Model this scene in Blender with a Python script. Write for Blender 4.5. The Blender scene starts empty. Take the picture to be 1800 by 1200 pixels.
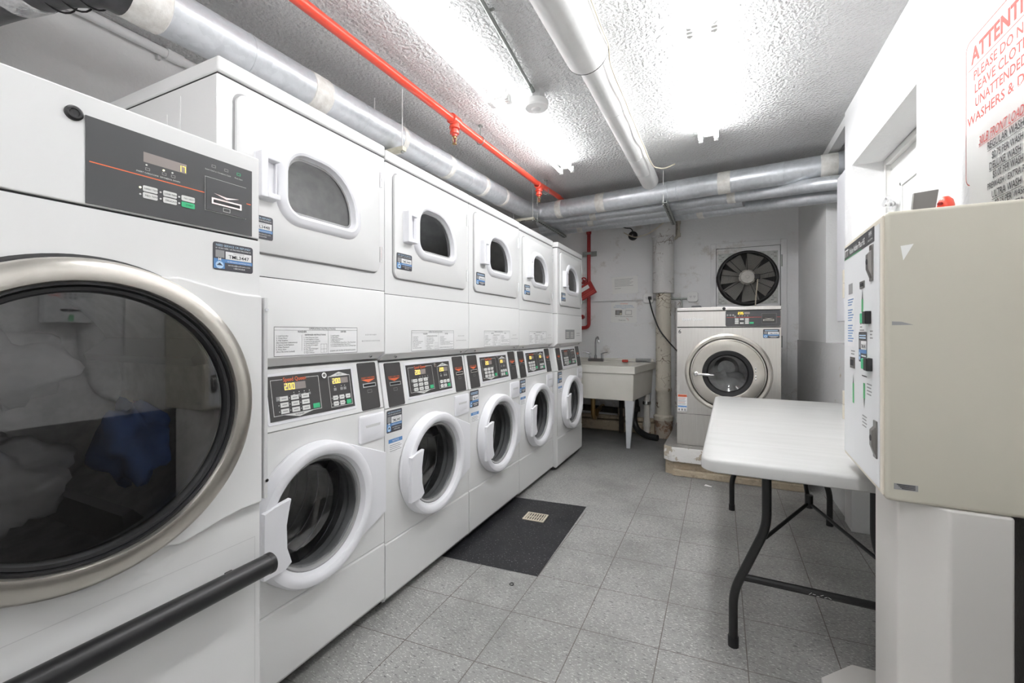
import bpy, math, random
from mathutils import Matrix, Vector
random.seed(7)
PI = math.pi
sc = bpy.context.scene
COL = sc.collection

# ------------------------------------------------------------------ materials
MATS = {}
def newmat(name):
    m = bpy.data.materials.new(name); m.use_nodes = True
    nt = m.node_tree; nt.nodes.clear()
    out = nt.nodes.new('ShaderNodeOutputMaterial')
    b = nt.nodes.new('ShaderNodeBsdfPrincipled')
    nt.links.new(b.outputs[0], out.inputs[0])
    MATS[name] = m
    return m, nt, b, out
def N(nt, t, **kw):
    n = nt.nodes.new(t)
    for k, v in kw.items():
        if k in n.inputs: n.inputs[k].default_value = v
        else: setattr(n, k, v)
    return n
def rgb(c): return (c[0], c[1], c[2], 1.0)
def pos(nt, scale=(1, 1, 1)):
    g = N(nt, 'ShaderNodeNewGeometry')
    mp = N(nt, 'ShaderNodeMapping'); mp.inputs['Scale'].default_value = scale
    nt.links.new(g.outputs['Position'], mp.inputs['Vector'])
    return mp.outputs[0]
def noise(nt, vec, scale, detail=3, rough=.55):
    n = N(nt, 'ShaderNodeTexNoise'); n.inputs['Scale'].default_value = scale
    n.inputs['Detail'].default_value = detail; n.inputs['Roughness'].default_value = rough
    nt.links.new(vec, n.inputs['Vector']); return n.outputs['Fac']
def ramp(nt, fac, stops):
    r = N(nt, 'ShaderNodeValToRGB'); e = r.color_ramp.elements
    while len(e) < len(stops): e.new(.5)
    for i, (p, c) in enumerate(stops):
        e[i].position = p; e[i].color = rgb(c) if not isinstance(c, (int, float)) else (c, c, c, 1)
    nt.links.new(fac, r.inputs[0]); return r.outputs[0]
def mix(nt, fac, a, b):
    m = N(nt, 'ShaderNodeMix', data_type='RGBA')
    for s, v in ((0, fac), (6, a), (7, b)):
        if isinstance(v, bpy.types.NodeSocket): nt.links.new(v, m.inputs[s])
        elif isinstance(v, (int, float)): m.inputs[s].default_value = v
        else: m.inputs[s].default_value = rgb(v)
    return m.outputs[2]
def bump(nt, b, h, strength=.3, dist=.01):
    n = N(nt, 'ShaderNodeBump'); n.inputs['Strength'].default_value = strength
    n.inputs['Distance'].default_value = dist
    nt.links.new(h, n.inputs['Height']); nt.links.new(n.outputs[0], b.inputs['Normal'])
def flat(name, col, rough=.5, metal=0, spec=.5, coat=0):
    m, nt, b, o = newmat(name)
    b.inputs['Base Color'].default_value = rgb(col); b.inputs['Roughness'].default_value = rough
    b.inputs['Metallic'].default_value = metal; b.inputs['Specular IOR Level'].default_value = spec
    b.inputs['Coat Weight'].default_value = coat
    return m
def emit(name, col, s):
    m, nt, b, o = newmat(name)
    b.inputs['Base Color'].default_value = rgb(col); b.inputs['Emission Color'].default_value = rgb(col)
    b.inputs['Emission Strength'].default_value = s
    return m
def noisy(name, c1, c2, scale, rough=.5, metal=0, stretch=(1, 1, 1), bumpv=0, detail=4, lo=.35, hi=.65, bscale=None):
    m, nt, b, o = newmat(name)
    v = pos(nt, stretch); f = noise(nt, v, scale, detail)
    c = ramp(nt, f, [(lo, c1), (hi, c2)])
    nt.links.new(c, b.inputs['Base Color'])
    b.inputs['Roughness'].default_value = rough; b.inputs['Metallic'].default_value = metal
    if bumpv: bump(nt, b, f if not bscale else noise(nt, v, bscale, 3), bumpv)
    return m

def stucco(name, c1, c2, bscale, bstr, bdist, big=1.2, stain=None, rough=.75):
    m, nt, b, o = newmat(name)
    v = pos(nt)
    c = ramp(nt, noise(nt, v, big, 5, .6), [(.3, c1), (.7, c2)])
    if stain:
        s = ramp(nt, noise(nt, v, 3.5, 6, .7), [(.56, 0.0), (.72, 1.0)])
        c = mix(nt, s, c, stain)
    nt.links.new(c, b.inputs['Base Color']); b.inputs['Roughness'].default_value = rough
    f = noise(nt, v, bscale, 2, .5)
    bump(nt, b, f, bstr, bdist)
    return m

W = (.80, .80, .795)
flat('white_enamel', (.76, .76, .755), .32, coat=.25)
flat('white_plastic', (.80, .80, .83), .38)
flat('grey_plastic', (.62, .62, .62), .45)
flat('console_dark', (.052, .05, .05), .42)
flat('panel_grey', (.062, .063, .066), .4)
flat('black_plastic', (.012, .012, .013), .35)
flat('rubber', (.012, .012, .013), .45)
flat('gap_dark', (.03, .03, .03), .8)
flat('chrome', (.82, .82, .83), .12, 1)
flat('seal_grey', (.34, .34, .34), .5)
flat('chrome_dull', (.50, .50, .52), .22, 1)
flat('steel_dark', (.32, .32, .33), .35, 1)
flat('key_white', (.72, .72, .70), .5)
flat('key_green', (.05, .48, .22), .45)
flat('green_print', (.10, .45, .18), .5)
flat('orange', (.80, .16, .06), .5)
flat('red_print', (.62, .09, .08), .5)
flat('red_soft', (.50, .085, .065), .6)
flat('ink', (.03, .03, .035), .6)
flat('ink_grey', (.30, .30, .30), .6)
flat('navy', (.045, .055, .085), .4)
flat('sticker_dark', (.06, .06, .07), .4)
flat('sticker_blue', (.10, .25, .52), .4)
flat('sticker_light', (.50, .68, .86), .4)
flat('paper', (.86, .86, .84), .7)
flat('print_white', (.82, .82, .82), .5)
flat('display', (.30, .26, .25), .25)
flat('gunmetal', (.22, .21, .20), .4, .8)
emit('digit', (1.0, .76, .08), .9)
emit('led_on', (1.0, .95, .55), 1.2)
for nm_, st_ in (('tube_aisle_far', 25), ('tube_aisle_near', 17), ('fill_tube_aisle', 32), ('tube_wall_far', 10), ('tube_wall_near', 5), ('fill_tube_wall', 6)): emit(nm_, (.985, .99, 1.0), st_)
flat('red_paint', (.78, .075, .04), .32, coat=.3)
flat('red_dark', (.33, .02, .02), .4)
flat('beige_paint', (.56, .535, .455), .38)
flat('beige_trim', (.72, .67, .57), .4)
flat('kiosk_white', (.76, .77, .78), .4)
flat('pedestal_paint', (.70, .68, .65), .45)
flat('black_metal', (.012, .012, .012), .38)
flat('zinc', (.36, .38, .36), .45, .8)
flat('brass', (.40, .27, .12), .4, 1)
flat('fixture_white', (.85, .85, .84), .4)
flat('cable_cream', (.62, .56, .45), .6)
flat('cable_black', (.015, .015, .015), .5)
flat('pvc', (.60, .58, .54), .5)
flat('fan_black', (.022, .021, .02), .5)
flat('fan_blade', (.30, .29, .265), .5)
flat('hub_grey', (.52, .50, .46), .5)
flat('sponge_red', (.55, .07, .05), .8)
flat('door_paint', (.80, .80, .78), .4)
flat('blue_wall', (.50, .53, .60), .6)
noisy('cloth_white', (.46, .46, .47), (.70, .70, .69), 6, .9)
noisy('cloth_blue', (.06, .12, .32), (.12, .22, .52), 5, .9)
noisy('table_plastic', (.50, .50, .49), (.54, .54, .53), 3, .42, stretch=(1, 8, 1))
noisy('hanger_paint', (.50, .48, .38), (.62, .60, .50), 20, .5)
noisy('tape', (.66, .64, .60), (.82, .81, .78), 25, .5, bumpv=.4)
noisy('foil', (.45, .45, .46), (.85, .85, .85), 18, .25, .7, bumpv=.8)
noisy('dark_duct', (.05, .05, .052), (.10, .10, .105), 10, .35, .5, bumpv=.3)
noisy('insulation_white', (.72, .72, .71), (.80, .80, .79), 4, .6, bumpv=.15, bscale=14)
noisy('black_iron', (.012, .012, .012), (.05, .04, .03), 9, .7)
noisy('steel_brushed', (.66, .635, .605), (.72, .70, .67), 14, .34, 1, (25, 25, .5))
noisy('steel_ring', (.60, .57, .52), (.68, .65, .60), 9, .28, 1)
noisy('drum_steel', (.42, .42, .42), (.55, .55, .55), 20, .38, .7)
noisy('rusty_tub', (.10, .05, .03), (.03, .02, .015), 12, .9)
noisy('sink_plastic', (.66, .64, .58), (.72, .70, .65), 3, .4)
noisy('leg_paint', (.55, .57, .60), (.62, .64, .66), 8, .5)
noisy('plate_galv', (.38, .39, .37), (.50, .51, .49), 30, .5, .4)

def galvanized():
    m, nt, b, o = newmat('galvanized')
    v = pos(nt)
    vo = N(nt, 'ShaderNodeTexVoronoi'); vo.inputs['Scale'].default_value = 45
    nt.links.new(v, vo.inputs['Vector'])
    sp = ramp(nt, vo.outputs['Color'], [(0, (.60, .625, .655)), (1, (.70, .725, .755))])
    d = ramp(nt, noise(nt, v, 5, 6, .7), [(.32, (.72, .72, .72)), (.6, (1, 1, 1))])
    mm = N(nt, 'ShaderNodeMix', data_type='RGBA', blend_type='MULTIPLY'); mm.inputs[0].default_value = .55
    nt.links.new(sp, mm.inputs[6]); nt.links.new(d, mm.inputs[7])
    nt.links.new(mm.outputs[2], b.inputs['Base Color'])
    b.inputs['Metallic'].default_value = .5
    r = ramp(nt, noise(nt, v, 12, 3), [(.3, .32), (.7, .44)])
    nt.links.new(r, b.inputs['Roughness'])
galvanized()

stucco('wall_paint', (.76, .76, .755), (.82, .82, .815), 70, .45, .006)
stucco('wall_bright', (.80, .80, .80), (.85, .85, .85), 75, .4, .006)
stucco('back_wall_paint', (.80, .80, .805), (.86, .86, .865), 45, .35, .006, 1.4, (.52, .48, .43))
stucco('ceiling_paint', (.58, .58, .58), (.65, .65, .65), 60, 1.0, .020, 1.0)
stucco('dado_paint', (.07, .065, .06), (.10, .095, .09), 110, .5, .006)

def peel(name, paint, bare, bare2, thr, scale=7, crack=None):
    m, nt, b, o = newmat(name)
    v = pos(nt)
    f = noise(nt, v, scale, 7, .65)
    br = ramp(nt, noise(nt, v, 30, 5, .7), [(.3, bare), (.7, bare2)])
    msk = ramp(nt, f, [(thr, 0.0), (thr + .02, 1.0)])
    c = mix(nt, msk, paint, br)
    if crack:
        vo = N(nt, 'ShaderNodeTexVoronoi', feature='DISTANCE_TO_EDGE'); vo.inputs['Scale'].default_value = 14
        mp = N(nt, 'ShaderNodeMix', data_type='RGBA'); mp.inputs[0].default_value = .12
        nn = N(nt, 'ShaderNodeTexNoise'); nn.inputs['Scale'].default_value = 9
        nt.links.new(v, nn.inputs['Vector']); nt.links.new(v, mp.inputs[6]); nt.links.new(nn.outputs['Color'], mp.inputs[7])
        nt.links.new(mp.outputs[2], vo.inputs['Vector'])
        k = ramp(nt, vo.outputs['Distance'], [(.012, 1.0), (.03, 0.0)])
        g = ramp(nt, noise(nt, v, 5, 3), [(.5, 0.0), (.56, 1.0)])
        kk = N(nt, 'ShaderNodeMath', operation='MULTIPLY'); nt.links.new(k, kk.inputs[0]); nt.links.new(g, kk.inputs[1])
        c = mix(nt, kk.outputs[0], c, crack)
    nt.links.new(c, b.inputs['Base Color']); b.inputs['Roughness'].default_value = .8
    bump(nt, b, f, .6, .02)
    return m
peel('pad_paint', (.72, .71, .69), (.36, .31, .24), (.52, .46, .38), .515, 9)
peel('pad_concrete', (.50, .42, .31), (.34, .27, .19), (.62, .54, .42), .50, 16)
peel('pad_top', (.22, .21, .20), (.34, .33, .31), (.16, .15, .14), .55, 9)
peel('iron_cream', (.58, .54, .46), (.20, .14, .09), (.32, .25, .18), .66, 9, (.12, .08, .05))
peel('iron_white', (.62, .61, .60), (.40, .36, .32), (.52, .48, .44), .70, 8, (.22, .18, .15))
peel('iron_rust', (.40, .34, .28), (.20, .12, .08), (.30, .20, .14), .5, 10)
peel('low_wall_paint', (.62, .62, .62), (.40, .34, .24), (.66, .64, .60), .66, 6)

def floor_mat(name, base1, base2, spk, grout, tile=True, thr=.585):
    m, nt, b, o = newmat(name)
    g = N(nt, 'ShaderNodeNewGeometry')
    v = pos(nt)
    base = ramp(nt, noise(nt, v, 3.0, 8, .75), [(.3, base1), (.7, base2)])
    # flecks of the vinyl, elongated chips
    mp = N(nt, 'ShaderNodeMapping'); mp.inputs['Scale'].default_value = (1, 2.6, 1); mp.inputs['Rotation'].default_value = (0, 0, .6)
    nt.links.new(g.outputs['Position'], mp.inputs['Vector'])
    f1 = ramp(nt, noise(nt, mp.outputs[0], 75, 2, .6), [(thr, 0.0), (thr + .055, 1.0)])
    f2 = ramp(nt, noise(nt, mp.outputs[0], 48, 2, .6), [(.33, 1.0), (.40, 0.0)])
    c = mix(nt, f1, base, spk[0])
    k2 = N(nt, 'ShaderNodeMath', operation='MULTIPLY'); k2.inputs[1].default_value = .7; nt.links.new(f2, k2.inputs[0])
    c = mix(nt, k2.outputs[0], c, spk[1])
    if tile:
        s = N(nt, 'ShaderNodeSeparateXYZ'); nt.links.new(g.outputs['Position'], s.inputs[0])
        def lin(*ops):
            x = None
            for op, a, bb in ops:
                q = N(nt, 'ShaderNodeMath', operation=op)
                for i, z in enumerate((a, bb)):
                    if z is None: z = x
                    if isinstance(z, (int, float)): q.inputs[i].default_value = z
                    else: nt.links.new(z, q.inputs[i])
                x = q.outputs[0]
            return x
        X, Y = s.outputs[0], s.outputs[1]
        u = lin(('ADD', X, .782 + 2.895), ('DIVIDE', None, .2895), ('FRACT', None, 0), ('SUBTRACT', None, .5), ('ABSOLUTE', None, 0), ('GREATER_THAN', None, .4935))
        sk = lin(('MULTIPLY', X, .07), ('ADD', None, .035))
        w = lin(('SUBTRACT', Y, sk), ('SUBTRACT', None, 1.357 - 3.03), ('DIVIDE', None, .303), ('FRACT', None, 0), ('SUBTRACT', None, .5), ('ABSOLUTE', None, 0), ('GREATER_THAN', None, .4940))
        gm = lin(('MAXIMUM', u, w))
        fade = lin(('LESS_THAN', Y, 2.75))
        rightside = lin(('GREATER_THAN', X, -.53))
        fm = lin(('MAXIMUM', fade, rightside))
        near = lin(('LESS_THAN', Y, 3.75))
        gm = lin(('MULTIPLY', gm, fm), ('MULTIPLY', None, near), ('MULTIPLY', None, .8))
        c = mix(nt, gm, c, grout)
        # traffic grime in random patches, then floor colour darker toward the sink end
        d1 = ramp(nt, noise(nt, v, 1.7, 6, .7), [(.45, 0.0), (.68, 1.0)])
        dd = N(nt, 'ShaderNodeMath', operation='MULTIPLY'); dd.inputs[1].default_value = .6; nt.links.new(d1, dd.inputs[0])
        c = mix(nt, dd.outputs[0], c, (.15, .15, .145))
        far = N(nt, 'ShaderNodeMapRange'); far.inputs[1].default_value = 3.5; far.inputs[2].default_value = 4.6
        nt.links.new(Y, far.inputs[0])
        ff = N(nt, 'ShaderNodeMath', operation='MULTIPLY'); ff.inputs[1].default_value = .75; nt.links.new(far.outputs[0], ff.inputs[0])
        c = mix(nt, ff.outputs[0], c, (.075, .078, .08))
    nt.links.new(c, b.inputs['Base Color'])
    rr_ = ramp(nt, noise(nt, v, 6, 4), [(.3, .38), (.7, .55)])
    nt.links.new(rr_, b.inputs['Roughness'])
    bump(nt, b, noise(nt, v, 40, 3), .06, .004)
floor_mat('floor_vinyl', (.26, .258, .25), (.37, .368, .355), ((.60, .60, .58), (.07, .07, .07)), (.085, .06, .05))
floor_mat('floor_black', (.007, .007, .009), (.020, .020, .024), ((.34, .34, .36), (.01, .01, .01)), (0, 0, 0), False, .645)

def glassy(name, tint, refl, rough=.03):
    m, nt, b, o = newmat(name)
    nt.nodes.remove(b)
    t = N(nt, 'ShaderNodeBsdfTransparent'); t.inputs[0].default_value = rgb(tint)
    g = N(nt, 'ShaderNodeBsdfGlossy'); g.inputs['Roughness'].default_value = rough; g.inputs[0].default_value = (.95, .95, .95, 1)
    fr = N(nt, 'ShaderNodeFresnel'); fr.inputs[0].default_value = refl
    mx = N(nt, 'ShaderNodeMixShader')
    nt.links.new(fr.outputs[0], mx.inputs[0]); nt.links.new(t.outputs[0], mx.inputs[1]); nt.links.new(g.outputs[0], mx.inputs[2])
    nt.links.new(mx.outputs[0], o.inputs[0])
glassy('glass_clear', (.84, .85, .86), 1.8)
glassy('glass_tint', (.86, .86, .87), 2.1, .02)
glassy('glass_smoke', (.60, .60, .60), 2.3, .12)
glassy('clear_film', (.98, .98, .98), 1.3, .15)
glassy('clear_plastic', (.82, .84, .86), 1.35, .2)

# ------------------------------------------------------------------ mesh builder
class MB:
    def __init__(s, T=None): s.v = []; s.f = []; s.mi = []; s.mats = []; s.T = T
    def mat(s, m):
        if m not in s.mats: s.mats.append(m)
        return s.mats.index(m)
    def add(s, vs, fs, m):
        k = len(s.v); i = s.mat(m)
        for p in vs:
            s.v.append(tuple(s.T @ Vector(p)) if s.T is not None else tuple(p))
        for f in fs: s.f.append([k + j for j in f]); s.mi.append(i)
        return s
    def box(s, x0, x1, y0, y1, z0, z1, m):
        return s.add([(x0, y0, z0), (x1, y0, z0), (x1, y1, z0), (x0, y1, z0), (x0, y0, z1), (x1, y0, z1), (x1, y1, z1), (x0, y1, z1)],
                     [(0, 3, 2, 1), (4, 5, 6, 7), (0, 1, 5, 4), (1, 2, 6, 5), (2, 3, 7, 6), (3, 0, 4, 7)], m)
    def quad(s, y0, y1, z0, z1, x, m):       # facing +x
        return s.add([(x, y0, z0), (x, y1, z0), (x, y1, z1), (x, y0, z1)], [(0, 1, 2, 3)], m)
    def loft(s, rings, m, cap0=False, cap1=False, closed=True):
        n = len(rings[0]); vs = [p for r in rings for p in r]; fs = []
        for i in range(len(rings) - 1):
            for j in range(n if closed else n - 1):
                a = i * n + j; b = i * n + (j + 1) % n
                fs.append((a, b, b + n, a + n))
        if cap0: fs.append(tuple(reversed(range(n))))
        if cap1: fs.append(tuple(range((len(rings) - 1) * n, len(rings) * n)))
        return s.add(vs, fs, m)
    def lx(s, outs, m, cap0=False, cap1=False):   # outs: [(outline in (y,z), x)]
        return s.loft([[(x, a, b) for a, b in o] for o, x in outs], m, cap0, cap1)
    def lathe(s, c, axis, prof, m, n=32, cap0=False, cap1=False):
        ax = Vector(axis).normalized(); u = ax.orthogonal().normalized(); w = ax.cross(u)
        c = Vector(c)
        rings = [[tuple(c + ax * h + (u * math.cos(2 * PI * k / n) + w * math.sin(2 * PI * k / n)) * r) for k in range(n)] for r, h in prof]
        return s.loft(rings, m, cap0, cap1)
    def cyl(s, p0, p1, r, m, n=16, r1=None):
        d = Vector(p1) - Vector(p0)
        return s.lathe(p0, d, [(r, 0), (r if r1 is None else r1, d.length)], m, n, True, True)
    def tube(s, pts, r, m, n=10, fillet=0, seg=6, cap=True):
        pts = [Vector(p) for p in pts]
        if fillet:
            q = [pts[0]]
            for i in range(1, len(pts) - 1):
                a = (pts[i - 1] - pts[i]); b = (pts[i + 1] - pts[i])
                t = min(fillet, a.length * .48, b.length * .48)
                pa = pts[i] + a.normalized() * t; pb = pts[i] + b.normalized() * t
                for k in range(seg + 1):
                    f = k / seg
                    q.append(pa * (1 - f) ** 2 + pts[i] * 2 * f * (1 - f) + pb * f * f)
            q.append(pts[-1]); pts = q
        rings = []; u = None
        for i, p in enumerate(pts):
            t = (pts[min(i + 1, len(pts) - 1)] - pts[max(i - 1, 0)]).normalized()
            if u is None: u = t.orthogonal().normalized()
            else:
                u = u - t * u.dot(t)
                u = u.normalized() if u.length > 1e-6 else t.orthogonal().normalized()
            w = t.cross(u)
            rr_ = r[i] if isinstance(r, (list, tuple)) else r
            rings.append([tuple(p + (u * math.cos(2 * PI * k / n) + w * math.sin(2 * PI * k / n)) * rr_) for k in range(n)])
        return s.loft(rings, m, cap, cap)
    def torus(s, c, axis, R, r, m, n=40, k=10):
        return s.lathe(c, axis, [(R + r * math.cos(2 * PI * i / k), r * math.sin(2 * PI * i / k)) for i in range(k + 1)], m, n)
    def fronthole(s, outer, inner, x, m, xi=None):
        return s.loft([[(x, a, b) for a, b in outer], [(x if xi is None else xi, a, b) for a, b in inner]], m)
    def txt(s, t, y, z, h, m, x=.0006, al='l', w=None, bold=0, shear=0):
        vs, fs, wd = text_geo(t, bold, shear)
        if not vs: return s
        k = h / .7
        kx = k if w is None else w / wd
        tw = wd * kx
        y0 = y - (tw / 2 if al == 'c' else tw if al == 'r' else 0)
        return s.add([(x, y0 + a * kx, z + b * k) for a, b in vs], fs, m)
    def seg7(s, t, y, z, w, h, m, x=.0008):
        S = {'0': 'abcdef', '1': 'bc', '2': 'abged', '3': 'abgcd', '4': 'fgbc', '5': 'afgcd', '7': 'abc', '6': 'afgedc'}
        k = .16 * w; cx = y
        for ch in t:
            if ch == '.': s.quad(cx - .15 * w, cx - .15 * w + k, z, z + k, x, m); cx += .15 * w; continue
            for g in S[ch]:
                r = {'a': (0, w, h - k, h), 'd': (0, w, 0, k), 'g': (0, w, h / 2 - k / 2, h / 2 + k / 2), 'f': (0, k, h / 2, h), 'b': (w - k, w, h / 2, h), 'e': (0, k, 0, h / 2), 'c': (w - k, w, 0, h / 2)}[g]
                s.quad(cx + r[0], cx + r[1], z + r[2], z + r[3], x, m)
            cx += w * 1.35
        return s
    def frame(s, y0, y1, z0, z1, t, x, m):
        s.quad(y0, y1, z0, z0 + t, x, m); s.quad(y0, y1, z1 - t, z1, x, m)
        s.quad(y0, y0 + t, z0 + t, z1 - t, x, m); s.quad(y1 - t, y1, z0 + t, z1 - t, x, m); return s
    def build(s, name, parent=None, bevel=0, seg=2, ang=32, loc=None, rotz=None):
        me = bpy.data.meshes.new(name)
        me.from_pydata(s.v, [], s.f); me.update()
        for m in s.mats: me.materials.append(MATS[m])
        me.polygons.foreach_set('material_index', s.mi)
        me.polygons.foreach_set('use_smooth', [True] * len(me.polygons))
        import bmesh
        bm = bmesh.new(); bm.from_mesh(me)
        bmesh.ops.remove_doubles(bm, verts=bm.verts, dist=1e-6)
        bm.to_mesh(me); bm.free()
        me.set_sharp_from_angle(angle=math.radians(ang))
        o = bpy.data.objects.new(name, me); COL.objects.link(o)
        if parent: o.parent = parent
        if loc: o.location = loc
        if rotz is not None: o.rotation_euler = (0, 0, rotz)
        if bevel:
            b = o.modifiers.new('bevel', 'BEVEL'); b.width = bevel; b.segments = seg
            b.limit_method = 'ANGLE'; b.angle_limit = math.radians(40); b.harden_normals = True
        return o

_TG = {}
def text_geo(t, bold, shear):
    key = (t, bold, shear)
    if key in _TG: return _TG[key]
    c = bpy.data.curves.new('t', 'FONT'); c.body = t; c.size = 1.0; c.resolution_u = 2
    c.offset = bold; c.shear = shear; c.fill_mode = 'FRONT'
    o = bpy.data.objects.new('t', c)
    me = o.to_mesh()
    vs = [(v.co.x, v.co.y) for v in me.vertices]; fs = [tuple(p.vertices) for p in me.polygons]
    o.to_mesh_clear(); bpy.data.objects.remove(o); bpy.data.curves.remove(c)
    if vs:
        x0 = min(a for a, b in vs); vs = [(a - x0, b) for a, b in vs]; wd = max(a for a, b in vs)
    else: wd = 1
    _TG[key] = (vs, fs, max(wd, 1e-4)); return _TG[key]

def rr(y0, y1, z0, z1, r, n=6):               # CCW rounded rectangle; r = one radius or (bl, br, tr, tl)
    if not isinstance(r, tuple): r = (r,) * 4
    out = []
    for (cy, cz, a0), q in zip(((y0, z0, PI), (y1, z0, 1.5 * PI), (y1, z1, 0), (y0, z1, .5 * PI)), r):
        cy += q if cy == y0 else -q; cz += q if cz == z0 else -q
        for k in range(n + 1):
            a = a0 + .5 * PI * k / n
            out.append((cy + q * math.cos(a), cz + q * math.sin(a)))
    return out
def circ(cy, cz, r, angs): return [(cy + r * math.cos(a), cz + r * math.sin(a)) for a in angs]
def rect_angs(cy, cz, y0, y1, z0, z1, n=64):
    a = [2 * PI * k / n for k in range(n)]
    a += [math.atan2(z - cz, y - cy) % (2 * PI) for y in (y0, y1) for z in (z0, z1)]
    a = sorted(set(round(q, 6) for q in a)); rc = []
    for q in a:
        c, s = math.cos(q), math.sin(q)
        t = min(((y1 - cy) / c if c > 1e-9 else (y0 - cy) / c if c < -1e-9 else 9e9), ((z1 - cz) / s if s > 1e-9 else (z0 - cz) / s if s < -1e-9 else 9e9))
        rc.append((cy + c * t, cz + s * t))
    return a, rc

def tag(o, label=None, cat=None, group=None, kind=None):
    if label: o['label'] = label
    if cat: o['category'] = cat
    if group: o['group'] = group
    if kind: o['kind'] = kind
    return o
def empty(name, loc=(0, 0, 0), rz=0):
    o = bpy.data.objects.new(name, None); COL.objects.link(o); o.location = loc; o.rotation_euler = (0, 0, rz)
    o.empty_display_size = .05
    return o
def copy_tree(o, parent=None):
    c = o.copy(); COL.objects.link(c)
    if parent: c.parent = parent
    for ch in list(o.children): copy_tree(ch, c)
    return c
def struct(mb, name, **k):
    return tag(mb.build(name, **k), kind='structure')

# ------------------------------------------------------------------ room shell
CE = 2.5; XL = -2.40; XR = .69; YB = 5.25; YF = -1.6
struct(MB().box(XL - .1, 1.6, YF - .1, YB + .1, -.12, 0, 'floor_vinyl'), 'floor')
struct(MB().box(XL - .1, 1.6, YF - .1, YB + .1, CE, CE + .1, 'ceiling_paint'), 'ceiling')
struct(MB().box(XL - .1, XL, YF, YB, 0, CE, 'wall_paint'), 'wall_left')
struct(MB().box(XL - .1, 1.6, YB, YB + .1, 0, CE, 'back_wall_paint'), 'wall_back')
struct(MB().box(XL - .1, 1.6, YF - .1, YF, 0, CE, 'wall_paint'), 'wall_front')
w = MB()
w.box(XR, 1.0, YF, 2.215, .74, CE, 'wall_bright')
w.box(XR, 1.0, 2.215, 3.145, 2.125, CE, 'wall_bright')
w.box(XR, .90, 3.145, 3.30, 0, CE, 'wall_bright')
w.box(XR, 1.0, YF, 2.215, 0, .74, 'dado_paint')
struct(w, 'wall_right')
w = MB()
w.box(.705, 1.0, 3.30, YB, 0, 1.08, 'low_wall_paint')
w.box(.715, 1.6, 3.97, YB, 1.08, CE, 'wall_paint')
w.box(.90, 1.5, 3.20, 3.30, 0, CE, 'wall_paint')
w.box(1.5, 1.6, 3.20, YB, 0, CE, 'wall_paint')
w.box(1.0, 1.5, 3.30, 3.97, .98, 1.08, 'wall_paint')
struct(w, 'wall_niche')
struct(MB().box(.70, .76, 3.30, YB, 2.44, CE, 'wall_paint'), 'trim_1')
struct(MB().box(XL + .0, -.62, 5.14, YB, 0, .12, 'pad_concrete').box(XL, -.62, 5.19, YB, .12, .17, 'pad_concrete'), 'baseboard_back', bevel=.02)
# black replacement tiles round the drain
struct(MB().add([(-1.30, 1.889, .0012), (-.782, 1.927, .0012), (-.80, 2.834, .0012), (-1.30, 2.785, .0012)], [(0, 1, 2, 3)], 'floor_black'), 'floor_inset')
# entrance door in the recess of the right wall
d = MB().box(.86, .90, 2.25, 3.11, 0, 2.09, 'door_paint')
door = struct(d, 'door_1')
pn = MB()
for z0, z1 in ((.2, 1.02), (1.17, 1.945)):
    y0, y1 = 2.37, 2.96
    for (a, b, c, e) in ((y0, y1, z0, z0 + .022), (y0, y1, z1 - .022, z1), (y0, y0 + .022, z0, z1), (y1 - .022, y1, z0, z1)):
        pn.box(.852, .861, a, b, c, e, 'door_paint')
pn.build('panel_moulding', door, bevel=.004)
f = MB(); f.box(.835, .88, 2.215, 2.25, 0, 2.125, 'door_paint').box(.835, .88, 3.11, 3.145, 0, 2.125, 'door_paint').box(.835, .88, 2.25, 3.11, 2.09, 2.125, 'door_paint')
f.build('door_frame', door, bevel=.003)
h = MB(); h.cyl((.86, 3.03, 1.85), (.835, 3.03, 1.85), .03, 'chrome', 20); h.tube([(.835, 3.03, 1.85), (.805, 3.03, 1.85), (.80, 2.98, 1.86), (.80, 2.93, 1.868)], .011, 'chrome', 10, .015)
h.build('door_handle', door)

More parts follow.
